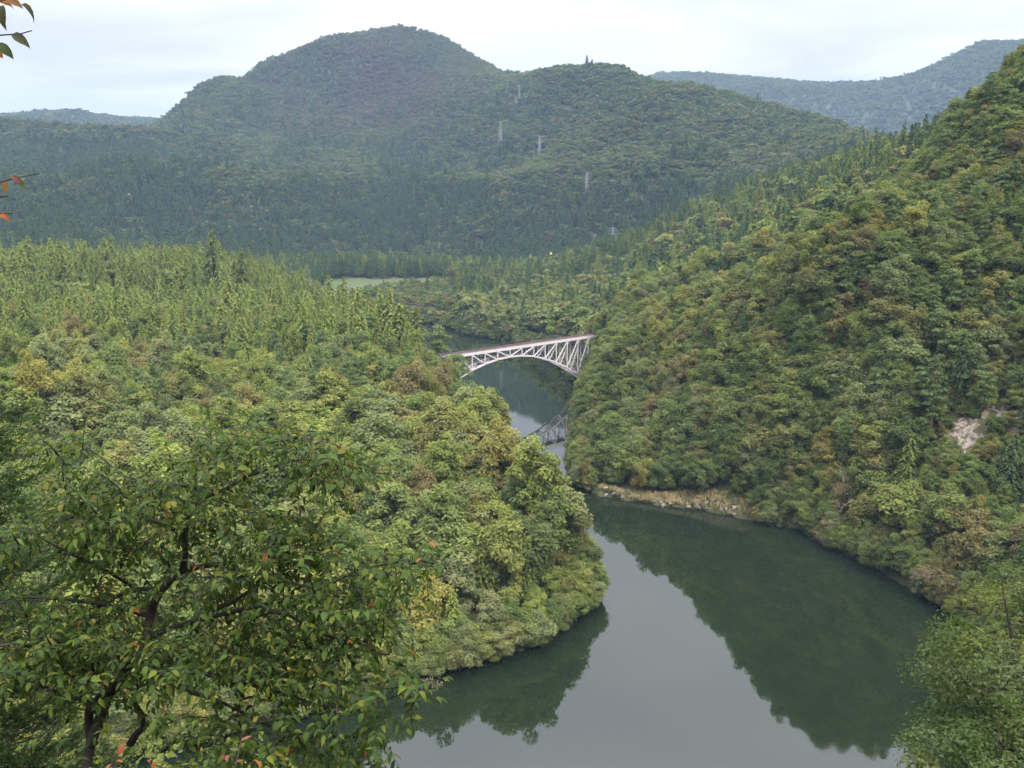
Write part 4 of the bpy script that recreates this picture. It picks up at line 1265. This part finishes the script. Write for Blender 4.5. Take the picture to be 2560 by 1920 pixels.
def q3(cx, cy):            # enlarged lower-left quarter of the photograph -> whole picture
    return cx * 0.5, 830 + cy * 0.5

# --- the tree leaning out over the slope
rs = np.random.default_rng(77)
T0 = 7.4
base_p = depth_at(*q3(370, 1660), T0)
tb = Vector((base_p.x - 0.25, base_p.y - 0.2, g1(base_p.x - 0.25, base_p.y - 0.2) - 0.3))
ft = empty('cherry_tree', tuple(tb), 'dark-branched leafy tree with pointed green leaves, a few turning orange, on the near slope', 'tree')
limbs = [  # (picture points, depth at start, depth at end, start radius, end radius)
    ([(375, 1640), (385, 1580), (410, 1500), (440, 1420), (470, 1345), (510, 1290), (570, 1190), (625, 1100), (645, 1030), (660, 960), (690, 900), (740, 840), (790, 800)], 7.4, 7.2, 0.052, 0.030),
    ([(790, 800), (802, 740), (795, 650), (815, 570), (850, 520), (880, 490), (980, 450), (1060, 400), (1110, 382), (1200, 350), (1280, 330), (1370, 300)], 7.2, 7.0, 0.028, 0.007),
    ([(400, 1560), (385, 1480), (383, 1410), (390, 1385), (345, 1355), (250, 1335), (190, 1310), (110, 1250)], 7.4, 7.0, 0.045, 0.014),
    ([(440, 1425), (395, 1395), (430, 1350), (480, 1310)], 7.4, 7.3, 0.03, 0.035),
    ([(625, 1100), (720, 1060), (820, 1030), (900, 990), (1000, 940), (1070, 900), (1130, 860), (1230, 850), (1350, 880)], 7.3, 6.7, 0.030, 0.008),
    ([(780, 805), (880, 785), (1000, 772), (1060, 760), (1200, 780), (1330, 760)], 7.2, 7.5, 0.028, 0.007),
    ([(700, 885), (600, 885), (520, 910), (430, 960), (300, 1000)], 7.2, 7.7, 0.025, 0.008),
    ([(780, 640), (700, 600), (620, 580), (480, 570), (330, 572), (230, 600)], 7.2, 7.5, 0.022, 0.006),
    ([(860, 500), (840, 430), (850, 350)], 7.1, 7.1, 0.018, 0.008),
    ([(840, 440), (700, 430), (600, 415), (520, 390), (450, 325), (330, 240), (260, 220)], 7.1, 7.0, 0.018, 0.005),
    ([(560, 1200), (680, 1250), (800, 1320), (900, 1352), (1000, 1392), (1100, 1450), (1250, 1500)], 7.35, 6.9, 0.03, 0.006),
    ([(620, 1110), (740, 1180), (860, 1240), (1000, 1285), (1150, 1312), (1350, 1380), (1500, 1420), (1700, 1350)], 7.3, 6.6, 0.028, 0.006),
    ([(560, 1560), (590, 1510), (622, 1480), (610, 1425), (580, 1375), (600, 1330)], 7.6, 7.4, 0.035, 0.018),
    ([(870, 1015), (1100, 960), (1350, 900), (1550, 800), (1750, 760), (1930, 800)], 7.0, 6.6, 0.022, 0.005),
    ([(480, 1310), (350, 1200), (200, 1130), (60, 1120), (-100, 1150)], 7.3, 6.9, 0.03, 0.008),
    ([(600, 890), (450, 800), (300, 730), (150, 650), (50, 590)], 7.5, 7.2, 0.016, 0.005),
    ([(650, 1000), (500, 960), (300, 930), (120, 920), (-50, 960)], 7.3, 7.8, 0.025, 0.008),
    ([(1100, 960), (1250, 1000), (1400, 1080), (1550, 1150), (1680, 1170)], 6.9, 6.6, 0.016, 0.005),
]
nodes = []
for pts, d0, d1, r0, r1 in limbs:
    m_ = len(pts); P3 = []
    for i, (a, b) in enumerate(pts):
        t = i / (m_ - 1)
        P3.append(depth_at(*q3(a, b), d0 + (d1 - d0) * t + 0.05 * math.sin(i * 1.7)))
    if pts is limbs[0][0]:
        P3 = [tb] + [tb.lerp(P3[0], 0.6)] + P3
    rad = [r0 + (r1 - r0) * (i / (len(P3) - 1)) ** 0.8 for i in range(len(P3))]
    mb = MB(); mb.tube([p - tb for p in P3], rad, 8)
    obj('trunk' if pts is limbs[0][0] else 'branch', mb.mesh('branch', M_barkd, True), ft)
    for a, b in zip(P3[:-1], P3[1:]):
        for t in (0, 0.33, 0.66):
            nodes.append(tuple(a.lerp(b, t)))
    nodes.append(tuple(P3[-1]))
if True:
    nodes = nodes[4:]
pads = [  # (centre, half width, half height, depth, number of twigs) in the enlarged quarter
    (1150, 260, 330, 60, 7.0, 30), (1400, 340, 180, 75, 6.9, 20), (900, 330, 200, 80, 7.1, 18), (250, 270, 150, 60, 7.0, 10), (430, 440, 200, 60, 7.1, 12),
    (480, 520, 260, 90, 7.3, 26), (820, 470, 260, 90, 7.1, 20), (250, 610, 230, 70, 7.3, 16), (60, 640, 90, 60, 7.0, 9), (680, 620, 300, 80, 7.2, 26), (1080, 620, 330, 80, 7.2, 26),
    (1350, 690, 200, 70, 7.1, 18), (500, 760, 330, 90, 7.4, 26), (1250, 800, 330, 90, 7.0, 34), (1700, 790, 240, 60, 6.7, 18), (300, 960, 330, 90, 7.6, 30), (1000, 900, 300, 80, 7.2, 20),
    (1450, 960, 250, 100, 6.8, 30), (1550, 1080, 160, 90, 6.7, 18), (1150, 1080, 300, 90, 7.0, 24), (700, 1000, 240, 90, 7.6, 14), (150, 1120, 240, 70, 7.0, 24), (450, 1120, 260, 70, 7.1, 24),
    (650, 1200, 280, 80, 7.0, 28), (950, 1200, 280, 80, 6.9, 24), (1300, 1230, 260, 80, 6.8, 22), (150, 1230, 220, 70, 6.9, 18), (1380, 1350, 230, 60, 6.7, 16),
    (1720, 1330, 120, 80, 6.5, 9), (1560, 1480, 120, 80, 6.5, 7), (850, 1450, 300, 90, 6.9, 12), (1250, 1560, 300, 70, 6.7, 14), (350, 1330, 200, 50, 7.2, 8), (1550, 1640, 150, 40, 6.5, 5), (1000, 1590, 220, 50, 6.8, 8)]
tips = []
for cx, cy, rx, ry, dp, n_ in pads:
    for _ in range(int(n_ * 2.3)):
        a = rs.uniform(0, 6.283); q = math.sqrt(rs.uniform())
        tips.append(tuple(depth_at(*q3(cx + math.cos(a) * q * rx, cy + math.sin(a) * q * ry), dp + rs.normal() * 0.4)))
nodes = np.array(nodes); tips = np.array(tips)
dmin = np.array([np.min(np.linalg.norm(nodes - t, axis=1)) for t in tips])
twigs = []
mbt = MB()
for i in np.argsort(dmin):
    t = tips[i]; dd = np.linalg.norm(nodes - t, axis=1); j = int(np.argmin(dd))
    if dd[j] < 0.05: continue
    s = nodes[j]; v = t - s
    m1 = s + v * 0.4 + np.array([0, 0, 0.06 * dd[j]]) + rs.normal(size=3) * 0.03 * dd[j]
    m2 = s + v * 0.75 + np.array([0, 0, 0.05 * dd[j]]) + rs.normal(size=3) * 0.03 * dd[j]
    pts = [s, m1, m2, t]
    if dd[j] < 0.32:
        e_ = t + unit(v[None])[0] * (0.34 - dd[j]) + np.array([0, 0, -0.04]); pts = [s, m1, m2, t, e_]
    twigs.append(pts)
    n_ = len(pts)
    mbt.tube([Vector(q) - tb for q in pts], [0.006 - 0.0045 * k / (n_ - 1) for k in range(n_)], 4)
    nodes = np.vstack([nodes, [m1, m2, t]])
o = obj('twigs', mbt.mesh('twigs', M_barkd, True), ft); o['kind'] = 'stuff'
LP, LD = twig_leaves(twigs, 0.036, 0.1, rs, 0.12, 0.18)
nl = len(LP)
size = rs.uniform(0.042, 0.092, nl)
c0 = np.array([0.038, 0.066, 0.012]); c1 = np.array([0.070, 0.092, 0.013]); c2 = np.array([0.019, 0.037, 0.008])
m_ = rs.uniform(size=(nl, 1)); tint = np.where(m_ < 0.55, c0, np.where(m_ < 0.8, c2, c1)) * rs.uniform(0.8, 1.2, (nl, 1))
u_ = rs.uniform(size=nl)
tint[u_ < 0.04] = (0.11, 0.10, 0.02); tint[u_ < 0.005] = (0.22, 0.07, 0.02)
leaves_to_plant(ft, leaf_frames(LP, LD, rs.normal(size=(nl, 3)) * 0.28, size), tint, rs.uniform(size=nl), 300)
NLEAF = nl

# --- generic leafy shrub from arching stems
def leafy_shrub(name, label, cat, x, y, h, spread, nst, palette, weights, lsize, spacing, seed, nsingle, zoff=0.0, group=None, mat=None):
    rs = np.random.default_rng(seed)
    g = g1(x, y) + zoff
    e = empty(name, (x, y, g), label, cat, group)
    mb = MB(); tw = []
    for k in range(nst):
        az = rs.uniform(0, 6.283); rr_ = spread * math.sqrt(rs.uniform(0.02, 1)); hh = h * rs.uniform(0.6, 1.05) * (1 - 0.25 * (rr_ / spread) ** 2)
        tip = np.array([x + math.cos(az) * rr_, y + math.sin(az) * rr_, g + hh]); b = np.array([x + math.cos(az) * rr_ * 0.15, y + math.sin(az) * rr_ * 0.15, g - 0.15])
        m1 = b + (tip - b) * np.array([0.25, 0.25, 0.5]) + rs.normal(size=3) * 0.05 * h; m2 = b + (tip - b) * np.array([0.6, 0.6, 0.85]) + rs.normal(size=3) * 0.05 * h
        pts = [b, m1, m2, tip]
        mb.tube([Vector(q) - Vector((x, y, g)) for q in pts], [0.010 * h ** 0.5, 0.008, 0.005, 0.0025], 4)
        tw.append(pts[1:])
        for _ in range(3):
            s = m1 + (tip - m1) * rs.uniform(0.1, 0.8); q = s + rs.normal(size=3) * np.array([0.22, 0.22, 0.08]) * spread + np.array([0, 0, 0.04 * h])
            tw.append([s, (s + q) / 2 + np.array([0, 0, 0.03]), q]); mb.tube([Vector(a) - Vector((x, y, g)) for a in tw[-1]], [0.005, 0.004, 0.002], 4)
    o = obj('stems', mb.mesh('stems', M_barkd if mat is None else mat, True), e)
    P_, D_ = twig_leaves(tw, spacing, lsize, rs, 0.1, 0.25)
    n_ = len(P_)
    pal_ = np.array(palette); t_ = pal_[rs.choice(len(pal_), n_, p=np.array(weights) / sum(weights))] * rs.uniform(0.75, 1.25, (n_, 1))
    leaves_to_plant(e, leaf_frames(P_, D_, rs.normal(size=(n_, 3)) * 0.35, rs.uniform(0.7, 1.3, n_) * lsize), t_, rs.uniform(size=n_), nsingle)
    return e
YG = [(0.09, 0.115, 0.022), (0.125, 0.145, 0.028), (0.048, 0.074, 0.018), (0.14, 0.09, 0.02)]
for k, (px, py, dp, h, sp) in enumerate([(60, 1600, 15, 3.6, 2.0), (230, 1560, 17, 3.8, 2.2), (380, 1640, 16, 3.4, 2.2), (-60, 1480, 18, 4.5, 2.2), (560, 1680, 15, 2.6, 1.8), (150, 1680, 12, 2.4, 1.6)]):
    p = depth_at(px, py, dp); g = g1(p.x, p.y)
    hh = max(p.z - g + 0.5, 1.5)
    leafy_shrub('leafy_shrub', ['bright yellow-green shrub behind the cherry trunk', 'tall yellow-green shrub just behind the cherry trunk fork', 'yellow-green shrub under the hanging cherry branches',
                                'leafy shrub beneath the needle sprays of the young cedar', 'low leafy shrub down the slope from the cherry tree', 'low shrub at the foot of the cherry trunk'][k], 'shrub', p.x, p.y, hh, sp, 34, YG, [4, 3, 3, 0.4], 0.13, 0.085, 900 + k, 40, group='shrubs under the cherry tree')
RED = [(0.17, 0.04, 0.018), (0.20, 0.075, 0.02), (0.16, 0.065, 0.045), (0.06, 0.07, 0.015)]
for k, (px, py, dp) in enumerate([(180, 1608, 4.6), (310, 1595, 5.0), (490, 1612, 5.2)]):
    p = depth_at(px, py, dp); g = g1(p.x, p.y)
    leafy_shrub('autumn_shrub', ['red and pink autumn shrub in front of the cherry trunk', 'orange autumn shrub next to the red and pink one', 'sparse orange-red shrub under the cherry branches'][k], 'shrub',
                p.x, p.y, max(p.z - g, 0.6), 0.42, 15, RED, [3, 3, 2, 3], 0.062, 0.065, 930 + k, 50, group='autumn shrubs below the viewpoint')
# --- dark low bush at the very corner
p = depth_at(40, 1665, 6.0); g = g1(p.x, p.y)
leafy_shrub('leafy_shrub', 'dark green glossy shrub in front of the yellow-green shrubs', 'shrub', p.x, p.y, p.z - g + 0.15, 0.7, 16, [(0.035, 0.062, 0.026), (0.05, 0.08, 0.03)], [1, 1], 0.11, 0.07, 940, 30)

# --- tree standing below the viewpoint on the other side
def big_tree(px, py, dp, r, h_up, label, seed, n, lsz, pal_):
    c = depth_at(px, py, dp); g = g1(c.x, c.y)
    e = empty('broadleaf_tree', (c.x, c.y, g), label, 'tree')
    rs = np.random.default_rng(seed)
    ncl = 120
    d = unit(rs.normal(size=(ncl, 3))); cc = d * rs.uniform(0.55, 0.98, (ncl, 1)) * np.array([r, r, h_up])
    cc[:, 2] += c.z - g
    cr_ = rs.uniform(0.13, 0.26, ncl) * r
    which = rs.choice(ncl, n, p=cr_ ** 2 / np.sum(cr_ ** 2))
    e_ = unit(rs.normal(size=(n, 3)) + [0, 0, 0.35])
    P_ = cc[which] + e_ * rs.uniform(0.35, 1.1, (n, 1)) * cr_[which][:, None] * np.array([1, 1, 0.7])
    cen = np.array([0, 0, c.z - g])
    Nn = e_ * 0.5 + unit(P_ - cen) * 0.4 + np.array([0, 0, 0.5]) + rs.normal(size=(n, 3)) * 0.45
    s = lsz * rs.uniform(0.6, 1.4, n)
    v, f = leaf_quads(P_, Nn, s, s * 0.5, rs)
    cv = rs.uniform(size=ncl); var = np.clip(cv[which] * 0.6 + 0.4 * rs.uniform(size=n), 0, 1)
    tn = np.array(pal_)[rs.choice(len(pal_), ncl, p=[0.4, 0.3, 0.24, 0.06])][which] * rs.uniform(0.8, 1.2, (n, 1))
    tn = np.repeat(np.concatenate([tn, np.ones((n, 1))], 1), 4, 0)
    o = obj('crown', new_mesh('crown', v, f, [M_leafgm], attrs={'var': ('FLOAT', 'POINT', np.repeat(var, 4)), 'tint': ('FLOAT_COLOR', 'POINT', tn.astype(np.float32))}), e)
    mb = MB(); zc = c.z - g
    mb.tube([(0, 0, -0.8), (0.2, 0.1, zc * 0.5), (0, 0, zc + h_up * 0.5)], [0.3, 0.22, 0.06], 8)
    obj('trunk', mb.mesh('trunk', M_barkd, True), e)
    mb = MB()
    for k in range(0, ncl, 3):
        s0 = Vector((0.1, 0.05, zc - h_up * 0.7 + h_up * 0.9 * (k / ncl))); q = Vector(cc[k])
        mb.tube([s0, s0.lerp(q, 0.5) - Vector((0, 0, 0.2)), q], [0.07, 0.045, 0.012], 5)
    obj('branches', mb.mesh('branches', M_barkd, True), e)
NP = [(0.054, 0.080, 0.022), (0.036, 0.060, 0.016), (0.066, 0.086, 0.032), (0.090, 0.106, 0.022)]
big_tree(2255, 1500, 27, 3.7, 4.2, 'dense small-leaved green tree rising from the near slope', 51, 26000, 0.066, NP)
big_tree(2150, 1800, 24, 3.0, 3.6, 'lower small-leaved tree under the dense one on the near slope', 52, 15000, 0.066, NP)

# --- young cedar whose sprays reach into view
p = depth_at(-165, 1250, 9.0); g = g1(p.x, p.y)
top = depth_at(-165, 590, 9.0).z
yc = empty('young_cedar', (p.x, p.y, g), 'young cedar with dark feathery needle sprays beside the cherry tree', 'tree')
mb = MB().tube([(0, 0, -0.4), (0, 0, (top - g) * 0.5), (0, 0, top - g)], [0.10, 0.06, 0.012], 7); obj('trunk', mb.mesh('trunk', M_bark, True), yc)
rs = np.random.default_rng(5); C = []; A = []; mbb = MB()
H_ = top - g
for lev in range(46):
    t = lev / 46; z = H_ * (0.12 + 0.86 * t); ln = 1.75 * (1 - t) ** 0.38 * rs.uniform(0.65, 1.12)
    for b in range(7):
        az = lev * 2.4 + b * 0.9 + rs.uniform(-0.2, 0.2); dv = np.array([math.cos(az), math.sin(az), 0])
        tip = dv * ln + np.array([0, 0, z + 0.12 * ln]); s0 = np.array([0, 0, z])
        mid = dv * ln * 0.55 + np.array([0, 0, z - 0.10 * ln])
        mbb.tube([Vector(s0), Vector(mid), Vector(tip)], [0.012, 0.008, 0.003], 4)
        for k in range(15):
            u1 = 0.2 + 0.8 * k / 14
            p0 = (1 - u1) ** 2 * s0 + 2 * u1 * (1 - u1) * mid + u1 * u1 * tip
            sd_ = np.cross(dv, [0, 0, 1]) * rs.choice((-1, 1)) * rs.uniform(0.1, 0.5) + dv * 0.7 + np.array([0, 0, rs.uniform(-0.2, 0.55)])
            sd_ = sd_ / np.linalg.norm(sd_); sl = 0.28 * rs.uniform(0.6, 1.2)
            for q in np.linspace(0.1, 1, 9):
                for _ in range(3):
                    C.append(p0 + sd_ * sl * q); A.append(sd_ + rs.normal(size=3) * 0.45)
C = np.array(C); A = np.array(A)
sz = 0.040 * rs.uniform(0.7, 1.3, len(C))
v, f = leaf_quads(C + unit(A) * sz[:, None], rs.normal(size=C.shape) + [0, 0, 0.6], sz, sz * 0.17, rs, A)
tn = np.tile([0.034, 0.058, 0.020, 1.0], (len(v), 1)) * np.repeat(rs.uniform(0.7, 1.3, (len(C), 1)), 4, 0)
obj('needle_sprays', new_mesh('needle_sprays', v, f, [M_leafgm], attrs={'var': ('FLOAT', 'POINT', np.repeat(rs.uniform(size=len(C)), 4)), 'tint': ('FLOAT_COLOR', 'POINT', tn.astype(np.float32))}), yc)
obj('branches', mbb.mesh('branches', M_bark, True), yc)

# --- sapling beside the viewpoint: its twig ends hang into the view
rs = np.random.default_rng(12)
sb = depth_at(-420, 900, 3.1); g = g1(sb.x, sb.y)
sp_ = empty('sapling', (sb.x, sb.y, g), 'sapling beside the viewpoint with browning holed leaves on thin twigs', 'tree')
s0 = Vector(sp_.location)
stem = [Vector((0, 0, -0.3)), Vector((0.05, 0, 2.0)), Vector((0.0, 0.05, 4.6))]
obj('trunk', MB().tube(stem, [0.035, 0.025, 0.012], 7).mesh('trunk', M_barkd, True), sp_)
def hang(pix, src_h, leaves, name='twig'):
    pts = [Vector((0.02, 0.02, src_h))] + [depth_at(a, b, 3.0) - s0 for a, b in pix]
    obj(name, MB().tube(pts, [0.008] + [0.003 - 0.0015 * k / len(pix) for k in range(len(pix))], 5).mesh('twig', M_barkd, True), sp_)
    for (bx_, by_, tx, ty, wd, tn, dz) in leaves:
        a = depth_at(bx_, by_, 3.0); b = depth_at(tx, ty, 3.0 + dz)
        d = np.array(b - a); ln = np.linalg.norm(d)
        M = leaf_frames(np.array([tuple(a)]), d[None], np.array([[0.0, -1.4 + wd, 0.15]]), np.array([ln]))
        o = obj('leaf', LEAFMESH, sp_); inv = Matrix.Translation(-s0); o.matrix_basis = inv @ Matrix(M[0].tolist()); o['tint'] = tn
GB, OR, DG = [0.036, 0.038, 0.018], [0.20, 0.075, 0.015], [0.034, 0.05, 0.018]  # green leaf tints darkened to paint in the backlit shade
z1 = (depth_at(0, 60, 3).z - s0.z) + 0.05
hang([(-120, 78), (0, 76), (45, 73), (69, 66)], z1, [(26, 74, 63, 98, 0, GB, 0.0), (-8, 94, 30, 124, 0.2, DG, 0.02), (-14, 92, 6, 128, 0.1, [0.15, 0.07, 0.02], 0.03)])
hang([(-110, 10), (-10, 4), (40, -6)], z1 + 0.12, [(4, 12, 5, 55, 0.2, GB, -0.02), (12, -4, 48, 14, 0, [0.12, 0.055, 0.02], 0.0), (-10, 2, 30, 12, 0, OR, 0.02), (44, 10, 78, 38, 0.9, GB, 0.01)])
z2 = (depth_at(0, 400, 3).z - s0.z) + 0.05
hang([(-110, 402), (0, 394), (30, 385), (85, 375)], z2, [(14, 391, 11, 418, 0.1, OR, 0.0), (2, 392, -6, 416, 0.1, [0.18, 0.09, 0.02], 0.02), (26, 383, 57, 406, 0.2, [0.06, 0.075, 0.015], 0.01), (24, 382, 46, 397, 0.7, [0.09, 0.035, 0.025], -0.01)])
hang([(-110, 430), (0, 425), (18, 424)], z2 - 0.03, [])
hang([(-110, 455), (0, 461), (28, 461)], z2 - 0.06, [(0, 462, 20, 474, 0.2, [0.22, 0.07, 0.03], 0.0)])
